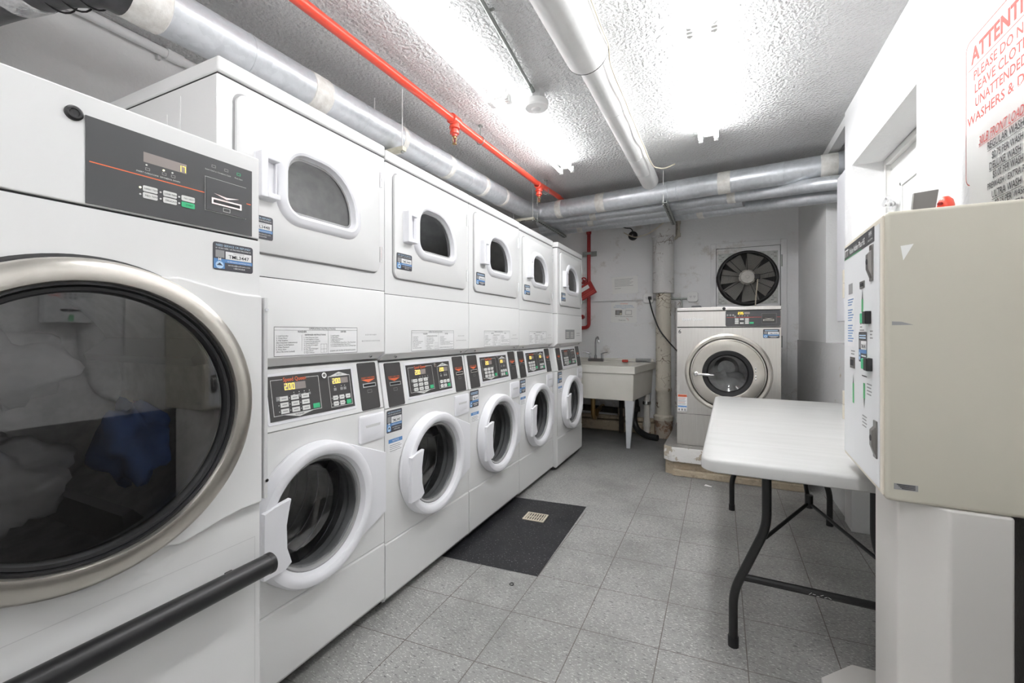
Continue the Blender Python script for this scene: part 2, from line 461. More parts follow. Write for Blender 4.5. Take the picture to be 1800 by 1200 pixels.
# ------------------------------------------------------------------ service sticker (navy, machine id)
def sticker(parent, y0, y1, z0, z1, x, num, detail=True, name='service_sticker', T=None, label='navy and blue service sticker with the machine id'):
    m = MB(T); w = y1 - y0; h = z1 - z0
    m.loft([[(x, a, b) for a, b in rr(y0, y1, z0, z1, .06 * w, 3)]], 'sticker_dark', cap1=True) if False else m.add([(x, a, b) for a, b in rr(y0, y1, z0, z1, .06 * w, 3)], [tuple(range(16))], 'sticker_dark')
    q = lambda a, b, c, e, mt, k=1: m.quad(y0 + a * w, y0 + b * w, z0 + c * h, z0 + e * h, x + .0003 * k, mt)
    q(.30, .96, .42, .70, 'print_white'); q(.02, .98, .29, .41, 'sticker_blue'); q(.02, .28, .06, .30, 'sticker_blue', 1)
    q(.06, .27, .46, .72, 'ink_grey')
    vs = [(x + .0008, y0 + .155 * w + .095 * w * math.cos(k * PI / 8), z0 + .19 * h + .135 * h * math.sin(k * PI / 8)) for k in range(16)]
    m.add(vs, [tuple(range(16))], 'sticker_light')
    m.add([(x + .0010, y0 + .08 * w, z0 + .17 * h), (x + .0010, y0 + .155 * w, z0 + .27 * h), (x + .0010, y0 + .23 * w, z0 + .17 * h)], [(0, 2, 1)], 'navy')
    m.txt(num, y0 + .63 * w, z0 + .465 * h, .125 * h, 'ink', x + .0008, 'c', .52 * w, .008)
    if detail:
        m.txt('NEED SERVICE OR REFUND?', y0 + .5 * w, z0 + .86 * h, .075 * h, 'sticker_light', x + .0006, 'c', .86 * w)
        m.txt('#1 SCAN HERE / #2 PROVIDE MACHINE ID', y0 + .5 * w, z0 + .77 * h, .05 * h, 'print_white', x + .0006, 'c', .88 * w)
        m.txt('MACHINE ID', y0 + .63 * w, z0 + .625 * h, .05 * h, 'ink_grey', x + .0008, 'c')
        m.txt('tedimatts.com/service', y0 + .64 * w, z0 + .32 * h, .055 * h, 'print_white', x + .0008, 'c', .60 * w)
        m.txt('service@tedimatts.com', y0 + .64 * w, z0 + .19 * h, .05 * h, 'print_white', x + .0008, 'c', .56 * w)
        m.txt('1.888.545.8648', y0 + .64 * w, z0 + .09 * h, .05 * h, 'print_white', x + .0008, 'c')
        m.txt('M', y0 + .155 * w, z0 + .345 * h, .10 * h, 'print_white', x + .0009, 'c', None, .02)
    else:
        for k, (c, wd) in enumerate(((.86, .8), (.78, .8))): q(.5 - wd / 2, .5 + wd / 2, c, c + .04, 'sticker_light', 2)
        q(.36, .92, .19, .23, 'print_white', 2); q(.46, .82, .10, .13, 'print_white', 2)
    return tag(m.build(name, parent), label)

# ------------------------------------------------------------------ stacked washer and dryer (front = local +x)
CW = .668
def d_shape(g):      # dryer window, g = growth
    return rr(.203 - g, .484 + g, 1.527 - g, 1.724 + g, (.05 + g, .03 + g, .155 + g, .07 + g), 8)
def make_stack(dry_id, wash_id, detail, last=False):
    r = empty('stacked_washer_dryer')
    # dryer cabinet
    m = MB(); out = rr(0, CW, 1.319, 1.866, .004, 8)
    m.fronthole(out, d_shape(.004), 0, 'white_enamel')
    m.lx([(out, -.66), (out, 0)], 'white_enamel', True)
    m.lx([(rr(.02, .6, 1.40, 1.80, .03, 4), -.30), (rr(.02, .6, 1.40, 1.80, .03, 4), -.0005)], 'drum_steel', True) if False else None
    m.build('dryer_cabinet', r)
    m = MB(); ds = d_shape(.004)
    m.lx([(ds, 0), (ds, -.03), (d_shape(.06), -.035), (d_shape(.06), -.40)], 'drum_steel')
    m.add([(-.40, a, b) for a, b in d_shape(.06)], [tuple(range(len(ds)))], 'drum_steel')
    m.build('dryer_drum', r)
    # side ribs on the dryer cabinet and the lid
    m = MB()
    m.box(-.662, .006, 0, CW, 1.871, 1.916, 'white_enamel')
    m.build('lid', r, .008, 3)
    m = MB(); m.box(-.64, -.004, .004, CW - .004, 1.862, 1.872, 'gap_dark'); m.build('lid_gap', r)  # dark strip filling the gap under the lid
    m = MB(); m.box(-.50, -.24, -.0015, .001, 1.45, 1.80, 'white_enamel'); m.box(-.20, -.17, -.0015, .001, 1.36, 1.84, 'white_enamel')
    m.build('side_rib', r, .001, 1)
    # dryer door
    m = MB(); o0 = rr(.044, .634, 1.385, 1.840, .034, 8); o1 = rr(.050, .630, 1.390, 1.835, .030, 8); o2 = rr(.058, .622, 1.398, 1.827, .026, 8)
    m.lx([(o0, .0004), (o0, .0006)], 'seal_grey'); m.fronthole(rr(.043, .635, 1.384, 1.841, .034, 8), o1, .0006, 'seal_grey')
    m.lx([(o1, .0), (o1, .010), (o2, .014)], 'white_enamel'); m.fronthole(o2, d_shape(.004), .014, 'white_enamel')
    m.lx([(d_shape(.004), .014), (d_shape(.004), 0)], 'white_enamel')
    door = m.build('dryer_door', r)
    m = MB(); m.lx([(d_shape(.036), .014), (d_shape(.031), .022), (d_shape(.022), .027), (d_shape(.010), .030), (d_shape(.002), .027), (d_shape(-.002), .012), (d_shape(-.006), .006)], 'white_plastic')
    m.build('window_bezel', door)
    m = MB(); m.lx([(d_shape(-.004), .008), (d_shape(-.012), .008)], 'seal_grey'); m.add([(.0065, a, b) for a, b in d_shape(-.004)], [tuple(range(len(ds)))], 'glass_smoke')
    m.build('window_glass', door)
    m = MB()
    m.lx([(rr(.098, .164, 1.545, 1.688, .008, 3), .014), (rr(.100, .162, 1.547, 1.686, .008, 3), .020)], 'white_plastic', False, True)
    m.box(.014, .046, .100, .122, 1.549, 1.684, 'white_plastic'); m.box(.014, .046, .120, .162, 1.664, 1.684, 'white_plastic'); m.box(.014, .046, .120, .162, 1.549, 1.566, 'white_plastic')
    m.box(.014, .028, .158, .164, 1.549, 1.684, 'white_plastic'); m.build('door_handle', door, .004, 2)
    for z0 in (1.432, 1.735):
        m = MB(); m.cyl((.010, .637, z0), (.010, .637, z0 + .062), .005, 'chrome', 8); m.box(.002, .008, .634, .645, z0 + .004, z0 + .058, 'chrome'); m.build('hinge', door)
    sticker(r, .056, .158, 1.428, 1.498, .0150, dry_id, detail)
    # access panel between dryer and washer, with the folded lip
    m = MB(); m.loft([[(0, 0, 1.317), (0, CW, 1.317), (-.6, CW, 1.317), (-.6, 0, 1.317)],
                      [(.002, 0, 1.312), (.002, CW, 1.312), (-.6, CW, 1.312), (-.6, 0, 1.312)],
                      [(.002, 0, 1.068), (.002, CW, 1.068), (-.6, CW, 1.068), (-.6, 0, 1.068)],
                      [(-.032, 0.0, 1.040), (-.032, CW, 1.040), (-.6, CW, 1.040), (-.6, 0, 1.040)]], 'white_enamel', True, True)
    ap = m.build('access_panel', r, .003, 2, 25)
    m = MB(); m.box(-.6, -.004, .002, CW - .002, 1.3165, 1.3195, 'gap_dark'); m.build('seam_strip', r)
    for y in (.075, .598):
        m = MB(); m.cyl((-.012, y, 1.056), (-.004, y, 1.052), .006, 'chrome', 10); m.cyl((-.006, y, 1.053), (-.003, y, 1.0515), .003, 'ink', 8)
        m.build('screw', ap)
    # instruction label
    m = MB(); y0, y1, z0, z1 = .170, .516, 1.068 if False else 1.072, 1.166
    x = .0026
    if last:
        m.quad(.19, .44, 1.10, 1.185, x, 'ink_grey')
        for a in (.23, .35):
            for k in range(4): m.quad(a - .02, a + .06, 1.115 + k * .014, 1.120 + k * .014, x + .0004, 'key_white')
        m.quad(.50, .60, 1.15, 1.154, x, 'ink_grey'); m.quad(.50, .60, 1.13, 1.133, x, 'ink_grey')
    else:
        m.quad(y0, y1, z0, z1, x, 'print_white'); m.frame(y0, y1, z0, z1, .0013, x + .0004, 'ink')
        m.quad(y0, y1, z1 - .011, z1 - .0103, x + .0004, 'ink'); m.quad(.378, .3787, z0, z1 - .011, x + .0004, 'ink'); m.quad(.270, .2706, z0 + .015, z1 - .026, x + .0004, 'ink')
        T = lambda t, y, z, h=.0046, mt='ink', al='l', b=0: m.txt(t, y, z, h, mt, x + .0006, al, None, b)
        T('OPERATING INSTRUCTIONS', .355, z1 - .0088, .0062, 'ink', 'c'); T('WASHER', .272, z1 - .0185, .0060, 'ink', 'c', .01); T('DRYER', .448, z1 - .0185, .0060, 'ink', 'c', .01)
        T('DISPENSER INSTRUCTIONS', .325, z1 - .0285, .0050, 'ink', 'c', .01)
        L = ('1. Load Laundry', '2. Close Door', '3. Add Supplies', '   (See Dispenser Instructions)', '4. Select Cycle/Options', '5. Make Payment', '6. Press Start', '   (Door Becomes Locked)')
        for k, t in enumerate(L): T(t, .178, z1 - .031 - k * .0072)
        L = ('1. Open Dispenser Door', '2. Load Supplies in Proper', '    Compartment (as indicated)', '3. Close Dispenser Door', '     A. Powdered Detergent', '         or Prewash', '     B. Main Wash Detergent', '     C. Liquid Bleach', '     D. Fabric Softener')
        for k, t in enumerate(L): T(t, .279, z1 - .037 - k * .0064, .0040)
        L = ('1. Load Laundry', '2. Close Door', '3. Select Cycle/Options', '4. Make Payment', '5. To Start Dryer: Close Door. Then Press Start', '6. To Stop Drying Cycle: Open Door', '7. To Restart Dryer: Close Door and Press Start')
        for k, t in enumerate(L): T(t, .390, z1 - .031 - k * .0064, .0042)
        T('(CLEAN LINT FILTER AFTER EACH LOAD)', .447, z0 + .008, .0046, 'ink', 'c')
        m.frame(.347, .373, z0 + .006, z0 + .036, .0005, x + .0004, 'ink'); m.quad(.360, .3605, z0 + .006, z0 + .036, x + .0004, 'ink'); m.quad(.347, .373, z0 + .018, z0 + .0185, x + .0004, 'ink')
        T('$2.25 FOR WARM', .588, 1.136, .0055, 'ink_grey', 'c'); T('$0.25 FOR EACH ADDITIONAL', .590, 1.112, .0052, 'ink_grey', 'c')
    tag(m.build('instruction_label', ap), 'printed operating instructions and price lines' if not last else 'grey instruction plate')
    # slanted console
    a = math.atan2(.032, .190)
    T = Matrix.Translation((0, 0, .838)) @ Matrix.Rotation(-a, 4, 'Y')
    m = MB(T); L = .197
    m.box(-.45, 0, .002, CW - .002, .0, L, 'white_enamel')
    con = m.build('control_console', r, .004, 2)
    m = MB(T); z0, z1 = .030, .172; y0, y1 = .163, .510
    m.loft([[(.0002, q, z) for q, z in rr(y0 - .010, y1 + .010, z0 - .012, z1 + .010, .008, 3)], [(.002, q, z) for q, z in rr(y0 - .008, y1 + .008, z0 - .010, z1 + .008, .007, 3)]], 'white_plastic', False, True)
    m.box(.002, .0035, y0, y1, z0, z1, 'console_dark')
    x = .0038
    def keys(ya, za, nx, nz, dx, dz, kw, kh):
        for i in range(nx):
            for j in range(nz):
                m.box(x, x + .0012, ya + i * dx, ya + i * dx + kw, za + j * dz, za + j * dz + kh, 'key_white')
                m.quad(ya + i * dx + .2 * kw, ya + i * dx + .8 * kw, za + j * dz + .4 * kh, za + j * dz + .58 * kh, x + .0016, 'ink_grey')
                m.quad(ya + i * dx - .006, ya + i * dx - .0035, za + j * dz + .4 * kh, za + j * dz + .62 * kh, x, 'key_white')
    m.frame(y0 + .012, y0 + .195, z0 + .015, z1 - .012, .0016, x, 'key_white'); m.quad(y0 + .055, y0 + .142, z1 - .018, z1 - .005, x + .0002, 'console_dark')
    m.frame(y0 + .236, y1 - .010, z0 + .010, z1 - .020, .0016, x, 'key_white')
    m.add([(x, y0 + .236, z1 - .022), (x, y1 - .010, z1 - .022), (x, y0 + .287, z1 - .006)], [(0, 1, 2)], 'key_white')
    m.add([(x, y0 + .045, z0 + .016), (x, y0 + .105, z0 + .003), (x, y0 + .165, z0 + .016)], [(0, 1, 2)], 'key_white')
    m.txt('DRYER', y0 + .287, z1 - .018, .006, 'ink', x + .0004, 'c'); m.txt('WASHER', y0 + .105, z0 + .008, .006, 'ink', x + .0004, 'c')
    m.txt('Speed Queen', y0 + .1, z1 - .020, .0135, 'orange', x + .0006, 'c', .086, .012)
    m.quad(y0 + .058, y0 + .140, z1 - .049, z1 - .025, x, 'display'); m.quad(y0 + .252, y0 + .326, z1 - .049, z1 - .028, x, 'display')
    if not last:
        m.seg7('2.00', y0 + .060, z1 - .0475, .0095, .0205, 'digit', x + .0004); m.seg7('2.00', y0 + .254, z1 - .0475, .0090, .0180, 'digit', x + .0004)
    for k in range(4): m.quad(y0 + .088 + k * .02, y0 + .096 + k * .02, z1 - .072, z1 - .064, x, 'ink_grey'); m.quad(y0 + .090 + k * .02, y0 + .093 + k * .02, z1 - .060, z1 - .057, x, 'key_white')
    for k in (0, .03, .046): m.quad(y0 + .256 + k, y0 + .268 + k, z1 - .074, z1 - .064, x, 'ink_grey'); m.quad(y0 + .260 + k, y0 + .263 + k, z1 - .060, z1 - .057, x, 'key_white')
    m.quad(y0 + .026, y0 + .046, z1 - .080, z1 - .066, x, 'ink_grey')
    keys(y0 + .038, z0 + .020, 3, 3, .040, .0200, .029, .0150); keys(y0 + .248, z0 + .014, 3, 2, .0295, .0210, .0215, .0155)
    m.box(x, x + .0016, y0 + .160, y0 + .187, z0 + .020, z0 + .036, 'key_green'); m.box(x, x + .003, y0 + .307, y0 + .3285, z0 + .014, z0 + .0295, 'key_green')
    m.build('keypad', con)
    if True:
        m = MB(T); m.cyl((.003, y0 + .216, z1 - .014), (.009, y0 + .216, z1 - .014), .0105, 'chrome', 16); m.cyl((.008, y0 + .216, z1 - .014), (.0105, y0 + .216, z1 - .014), .0055, 'gunmetal', 12)
        m.build('key_lock', con)
    for ya, yb in ((.026, .130), (.545, .646)):
        m = MB(T); m.loft([[(0, q, z) for q, z in rr(ya, yb, .004, .191, .006, 3)], [(.0025, q, z) for q, z in rr(ya + .001, yb - .001, .005, .190, .006, 3)]], 'console_dark', False, True)
        c = (ya + yb) / 2
        m.add([(.003, c - .038, .124), (.003, c, .111), (.003, c + .038, .124)], [(0, 1, 2)], 'orange')
        m.txt('INSERT CARD HERE', c, .127, .0065, 'orange', .003, 'c', .072)
        m.box(.002, .006, c - .036, c + .036, .092, .108, 'chrome'); m.quad(c - .031, c + .031, .0955, .1045, .0064, 'black_plastic')
        m.frame(c - .012, c + .012, .070, .082, .0012, .003, 'ink_grey')
        m.build('card_reader', con)
    # washer cabinet with round opening
    cy, cz, R = .322, .540, .236
    A, rc = rect_angs(cy, cz, 0, CW, .2815, .836)
    m = MB(); m.fronthole(rc, circ(cy, cz, .190, A), 0, 'white_enamel')
    m.box(-.66, -.62, 0, CW, .03, .836, 'white_enamel'); m.box(-.62, -.002, 0, .003, .04, .836, 'white_enamel'); m.box(-.62, -.002, CW - .003, CW, .04, .836, 'white_enamel'); m.box(-.62, -.002, 0, CW, .832, .836, 'white_enamel')
    m.build('washer_cabinet', r)
    m = MB()
    m.lathe((0, cy, cz), (1, 0, 0), [(.192, .002), (.186, -.012), (.178, -.02), (.186, -.034), (.180, -.05)], 'seal_grey', 48)
    m.build('door_gasket', r)
    m = MB()
    m.lathe((0, cy, cz), (1, 0, 0), [(.180, -.05), (.205, -.06), (.222, -.075), (.222, -.40), (.19, -.41), (.06, -.40), (.05, -.38), (.0001, -.38)], 'drum_steel', 48)
    for k in range(3):
        b = k * 2 * PI / 3 + .5; c_, s_ = math.cos(b), math.sin(b)
        pr_ = [(.222, -.035), (.165, -.012), (.165, .012), (.222, .035)]
        m.loft([[(x_, cy + q * c_ - t * s_, cz + q * s_ + t * c_) for q, t in pr_] for x_ in (-.10, -.39)], 'steel_dark', True, True)
    for k in range(5):
        m.torus((-.12 - .06 * k, cy, cz), (1, 0, 0), .2215, .003, 'steel_dark', 40, 6)
    for ring, n in ((.10, 14), (.13, 18), (.16, 22)):
        for k in range(n):
            b = 2 * PI * k / n; m.add([(-.396, cy + ring * math.cos(b) + .005 * math.cos(e * PI / 3), cz + ring * math.sin(b) + .005 * math.sin(e * PI / 3)) for e in range(6)], [tuple(range(6))], 'ink')
    m.build('washer_drum', r)
    # washer door: hinge plate hull, round ring, bowl, handle
    def hull(g, zt=.655, zb=.415, ye=.664):
        pts = []
        for k in range(64):
            b = 2 * PI * k / 64; pts.append((cy + (R + g) * math.cos(b), cz + (R + g) * math.sin(b)))
        pts += [(ye + g, zt), (ye + g, zb)]
        pts = sorted(set((round(a, 6), round(b, 6)) for a, b in pts))
        def half(P):
            o = []
            for p in P:
                while len(o) >= 2 and (o[-1][0] - o[-2][0]) * (p[1] - o[-2][1]) - (o[-1][1] - o[-2][1]) * (p[0] - o[-2][0]) <= 0: o.pop()
                o.append(p)
            return o[:-1]
        return half(pts) + half(pts[::-1])
    h0 = hull(0); 
    m = MB()
    n = len(h0); sc_ = lambda o, f: [(cy + (a - cy) * f, cz + (b - cz) * f) for a, b in o]
    m.lx([(h0, .003), (h0, .012), (sc_(h0, .99), .016)], 'white_plastic')
    inner = [(cy + .196 * (a - cy) / math.hypot(a - cy, b - cz), cz + .196 * (b - cz) / math.hypot(a - cy, b - cz)) for a, b in h0]
    m.fronthole(sc_(h0, .99), inner, .016, 'white_plastic', .018); m.fronthole(inner, h0, .003, 'white_plastic')
    wd = m.build('washer_door', r, ang=25)
    m = MB(); m.lathe((0, cy, cz), (1, 0, 0), [(R - .001, .008), (R - .001, .038), (R - .008, .050), (R - .018, .054), (.204, .052), (.194, .046), (.188, .034), (.184, .016)], 'white_plastic', 64)
    m.build('door_ring', wd)
    m = MB(); m.lathe((0, cy, cz), (1, 0, 0), [(.188, .026), (.182, .030), (.176, .026), (.174, .018)], 'seal_grey', 64); m.build('ring_seal', wd)
    m = MB(); m.lathe((0, cy, cz), (1, 0, 0), [(.180, .022), (.168, .014), (.160, -.030), (.150, -.075), (.120, -.095), (.06, -.102), (.0005, -.104)], 'glass_clear', 48); m.build('door_glass', wd)
    m = MB()
    o_ = [(.096, .425), (.165, .425), (.188, .440), (.172, .490), (.170, .560), (.180, .612), (.186, .636), (.130, .628), (.098, .618)]
    m.lx([(o_, .046), (o_, .0585), ([(cy_ * .985 + .002, cz_ * .99 + .005) for cy_, cz_ in o_], .062)], 'white_plastic', True, True)
    m.build('door_handle', wd)
    # detergent drawer
    m = MB(); m.lx([(rr(.525, .664, .716, .823, .008, 3), .0005), (rr(.526, .663, .717, .822, .008, 3), .006), (rr(.529, .660, .720, .819, .008, 3), .008)], 'white_plastic', False, True)
    dr = m.build('detergent_drawer', r)
    m = MB(); m.lx([(rr(.548, .640, .741, .784, .012, 4), .0085), (rr(.554, .634, .746, .772, .010, 4), .0095)], 'white_plastic', False, True)
    m.add([(.0100, .556, .774), (.0100, .632, .774), (.0100, .636, .784), (.0100, .552, .784)], [(0, 1, 2, 3)], 'grey_plastic'); m.build('drawer_pull', dr)
    # toe panel and base
    m = MB(); m.loft([[(x_, y_, z_) for x_, z_ in ((-.012, .034), (.002, .052), (.002, .272), (-.003, .2785), (-.03, .2785), (-.03, .034))] for y_ in (0.0015, CW - .0015)], 'white_enamel', True, True)
    m.build('toe_panel', r, 0)
    m = MB(); m.box(-.62, -.035, .006, CW - .006, .018, .29, 'gap_dark'); m.build('base_frame', r)
    for y in (.05, CW - .05):
        for x_ in (-.08, -.58):
            m = MB(); m.cyl((x_, y, 0), (x_, y, .022), .02, 'rubber', 12); m.build('foot', r)
    sticker(r, .010, .108, .735, .829, .0006, wash_id, detail)
    m = MB(); m.quad(.022, .110, .690, .706, .0008, 'sticker_blue'); m.quad(.022, .110, .650, .689, .0007, 'print_white'); m.txt('NOTICE', .066, .694, .008, 'print_white', .0012, 'c')
    for k in range(4): m.quad(.028, .104 - .01 * (k % 2), .655 + k * .008, .6575 + k * .008, .0012, 'ink_grey')
    tag(m.build('notice_label', r), 'small white label with a blue heading')
    return r
GRP = 'stacked washers and dryers along the wall'
AX = -1.2557
s1 = make_stack('TML3448', 'TML3441', True); s1.location = (AX, .742, .010)
tag(s1, 'white stacked washer and dryer standing right beside the large single dryer', 'washer and dryer', GRP)
s2 = make_stack('TML3449', 'TML3442', True); s2.location = (AX, 1.4135, 0)
tag(s2, 'second white washer and dryer stack from the large single dryer', 'washer and dryer', GRP)
s3 = make_stack('TML3450', 'TML3443', False); s3.location = (AX, 2.085, 0)
tag(s3, 'middle one of the five white washer and dryer stacks, behind the black tiles', 'washer and dryer', GRP)
s4 = copy_tree(s3); s4.location = (AX, 2.7565, -.004)
tag(s4, 'fourth white stacked washer and dryer, one before the stack beside the sink', 'washer and dryer', GRP)
s5 = make_stack('TML3451', 'TML3445', False, True); s5.location = (AX + .032, 3.452, -.006); s5.scale = (1, 1.06, 1)
tag(s5, 'last white washer and dryer stack with a grey plate, beside the laundry sink', 'washer and dryer', GRP)
for s_ in (s1, s4, s5):
    for o in s_.children:
        if o.name.startswith('foot') : o.location.z = -s_.location.z

# ------------------------------------------------------------------ large single dryer
BD = empty('large_dryer', (-1.04, 0, 0))
tag(BD, 'large white single dryer with a big steel-rimmed round door and grey control panel', 'dryer')
cy, cz, R = .384, 1.0, .290
ya, yb = .05, .718
A, rc = rect_angs(cy, cz, ya, yb, .02, 1.386, 72)
m = MB(); m.fronthole(rc, circ(cy, cz, .245, A), 0, 'white_enamel')
m.box(-.75, -.71, ya, yb, .0, 1.592, 'white_enamel'); m.box(-.71, -.002, ya, ya + .004, 0, 1.386, 'white_enamel'); m.box(-.71, -.0005, yb - .004, yb, 0, 1.386, 'white_enamel'); m.box(-.71, -.03, ya, yb, 0, .02, 'white_enamel')
m.build('cabinet', BD)
m = MB(); m.box(-.712, .0, ya, yb, 1.390, 1.592, 'white_enamel'); m.build('top_panel', BD, .004, 2)
m = MB(); m.box(-.70, -.004, ya + .002, yb - .002, 1.384, 1.392, 'gap_dark'); m.build('seam_strip', BD)
m = MB(); m.box(.0002, .002, .385, .697, 1.394, 1.553, 'panel_grey'); x = .0024
for a, b in ((.390, .587), (.683, .694)): m.quad(a, b, 1.4695, 1.4715, x, 'orange')
m.quad(.473, .551, 1.499, 1.519, x, 'display'); m.seg7('17', .534, 1.501, .0065, .0125, 'digit', x + .0004)
def icon(y, z, s, mt='ink_grey'): m.frame(y - s, y + s, z - s * .7, z + s * .7, s * .25, x, mt)
for y, z, mt in ((.478, 1.494, 'key_white'), (.508, 1.493, 'led_on'), (.524, 1.493, 'key_white')): m.cyl((.002, y, z), (.003, y, z), .0018, mt, 8)
for y, t in ((.480, 'INSERT CARD/COINS'), (.509, 'DRYING'), (.5255, 'COOL DOWN')):
    icon(y, 1.486, .004); m.txt(t, y, 1.4765, .0028, 'key_white', x, 'c')
for y, t in ((.607, 'Insert Card or Coins'), (.635, 'Select Cycle'), (.664, 'Press Start')):
    icon(y, 1.535, .0045, 'key_green' if y > .65 else 'ink_grey'); m.txt(t, y, 1.523, .003, 'key_white', x, 'c')
for i, (y0_, y1_) in enumerate(((.472, .497), (.507, .532), (.541, .567))):
    for j, z0_ in enumerate((1.4270, 1.4405)):
        g = i == 2 and j == 0
        t = [['MED TEMP', 'HIGH TEMP'], ['DELICATE', 'LOW TEMP'], ['START', 'NO HEAT']][i][j]
        m.lx([(rr(y0_, y1_, z0_, z0_ + .0115, .002, 2), .002), (rr(y0_, y1_, z0_, z0_ + .0115, .002, 2), .0032)], 'key_green' if g else 'key_white', False, True)
        m.txt(t, (y0_ + y1_) / 2 + .002, z0_ + .004, .0034, 'ink', .0035, 'c')
        m.cyl((.002, y0_ - .0045, z0_ + .006), (.003, y0_ - .0045, z0_ + .006), .0018, 'led_on' if (i, j) == (0, 1) else 'key_white', 8)
m.frame(.588, .682, 1.432, 1.508, .0012, .0026, 'key_white'); m.build('control_panel', BD)
cp = [o for o in BD.children if o.name.startswith('control_panel')][0]
m = MB(); m.box(.002, .005, .5895, .6805, 1.4335, 1.5065, 'panel_grey'); m.box(.004, .007, .600, .668, 1.449, 1.463, 'chrome'); m.quad(.604, .664, 1.4525, 1.4595, .0074, 'black_plastic')
m.add([(.0056, .605, 1.474), (.0056, .634, 1.466), (.0056, .663, 1.474), (.0056, .634, 1.4705)], [(0, 1, 2, 3)], 'chrome'); m.frame(.626, .642, 1.437, 1.446, .001, .0056, 'key_white')
m.build('card_slot', cp)
m = MB(); m.lathe((0, .369, 1.549), (1, 0, 0), [(.013, 0), (.013, .004), (.010, .007), (.007, .007), (.006, .005)], 'black_plastic', 24, False, True); m.build('lock', BD)
sticker(BD, .606, .700, 1.302, 1.366, .0008, 'TML3447', True)
# door: hinge wing + steel rim + gasket + glass
th0 = math.acos(.10 / R) 
arc = [(cy + (R + .004) * math.cos(t), cz + (R + .004) * math.sin(t)) for t in [-1.22 + 2.44 * k / 24 for k in range(25)]]
top = [(.49, 1.272), (.53, 1.276), (.575, 1.268), (.62, 1.257), (.665, 1.251), (.714, 1.250)]
bot = [(.714, .738), (.665, .737), (.62, .731), (.575, .720), (.53, .712), (.49, .722)]
outl = top + bot
ct = [(cy + (R - .02) * math.cos(t), cz + (R - .02) * math.sin(t)) for t in (1.18, 1.0, .8, .55, .3, .08, -.08, -.3, -.55, -.8, -1.0, -1.18)]
m = MB(); k = len(outl)
fl = [(.016, a, b) for a, b in outl] + [(.016, a, b) for a, b in ct] + [(.0, a, b) for a, b in outl]
m.add(fl, [(i, i + 1, k + i + 1, k + i) for i in range(k - 1)] + [(i + 1, i, 2 * k + i, 2 * k + i + 1) for i in range(k - 1)] + [(0, k, 2 * k), (k - 1, 3 * k - 1, 2 * k - 1)], 'white_enamel')
m.f = [f[::-1] for f in m.f]
bdoor = m.build('door', BD, .006, 2, 40)
m = MB(); m.lathe((0, cy, cz), (1, 0, 0), [(R - .002, .010), (R, .022), (R, .034), (R - .003, .042), (R - .010, .047), (R - .030, .050), (R - .040, .048), (.246, .036)], 'steel_ring', 96); m.build('rim', bdoor)
m = MB(); m.lathe((0, cy, cz), (1, 0, 0), [(R + .008, .0005), (R + .008, .008), (R + .003, .014), (R - .004, .016)], 'rubber', 96); m.build('outer_gasket', bdoor)
m = MB(); m.lathe((0, cy, cz), (1, 0, 0), [(.250, .034), (.249, .040), (.243, .041), (.241, .034), (.239, .036), (.233, .035), (.230, .028), (.2300, .012)], 'rubber', 96); m.build('glass_gasket', bdoor)
m = MB(); A2 = [2 * PI * k / 64 for k in range(64)]
m.add([(.024, a, b) for a, b in circ(cy, cz, .235, A2)], [tuple(range(64))], 'glass_tint'); m.build('door_glass', bdoor)
m = MB(); m.box(.0, .018, .7185, .728, .745, 1.245, 'grey_plastic'); m.build('hinge', BD, .002, 2)
hg = [o for o in BD.children if o.name.startswith('hinge')][0]
for z in (.79, 1.215):
    m = MB(); m.cyl((.017, .7235, z), (.021, .7235, z), .0042, 'chrome', 12); m.build('screw', hg)
m = MB()
m.lathe((0, cy, cz), (1, 0, 0), [(.245, 0), (.245, -.03), (.30, -.04), (.30, -.58), (.0005, -.60)], 'drum_steel', 64)
for k in range(4):
    b = k * PI / 2 + .4; c_, s_ = math.cos(b), math.sin(b)
    m.loft([[(x_, cy + q * c_ - t * s_, cz + q * s_ + t * c_) for q, t in ((.30, -.03), (.23, -.01), (.23, .01), (.30, .03))] for x_ in (-.06, -.57)], 'steel_dark', True, True)
m.build('drum', BD)
m = MB(); m.lathe((.045, .04, .595), (0, 1, 0), [(.0235, 0), (.0235, .668)], 'black_plastic', 24, True, False); m.lathe((.045, .705, .595), (0, 1, 0), [(.0235, 0), (.0245, .002), (.0245, .012), (.020, .016), (.0001, .016)], 'black_plastic', 24)
for y in (.10, .64): m.box(0, .035, y - .008, y + .008, .590, .600, 'black_plastic')
tag(m.build('lint_drawer_handle', BD), 'long black round handle bar')
m = MB(); m.frame(ya + .012, yb - .012, .08, .655, .0015, .0006, 'grey_plastic'); m.build('lint_drawer', BD)
# laundry inside the drum
def cloth(name, c, s, mt, seed, label):
    rnd = random.Random(seed); m = MB(); n = 28; k = 18; ph = [rnd.uniform(0, 6.28) for _ in range(9)]
    rings = []
    for i in range(k + 1):
        t = PI * i / k; rg = []
        for j in range(n):
            p = 2 * PI * j / n
            d = 1 + .16 * math.sin(3 * p + 2 * t + ph[0]) + .12 * math.sin(5 * p - 3 * t + ph[1]) + .10 * math.sin(7 * t + 2 * p + ph[2]) + .06 * math.sin(11 * p + 5 * t + ph[3])
            rr_ = max(math.sin(t), .02)
            rg.append((c[0] + s[0] * d * rr_ * math.cos(p), c[1] + s[1] * d * rr_ * math.sin(p), max(c[2] + s[2] * d * math.cos(t), -9)))
        rings.append(rg)
    m.loft(rings, mt, True, True); o = m.build(name, ang=80)
    return tag(o, label, 'laundry', 'laundry in the large dryer')
cloth('laundry_sheet', (-1.27, .315, .865), (.11, .11, .08), 'cloth_white', 3, 'crumpled white sheet at the bottom of the large dryer drum')
cloth('laundry_towel', (-1.22, .535, .905), (.09, .058, .08), 'cloth_blue', 5, 'dark blue towel behind the glass of the large dryer')
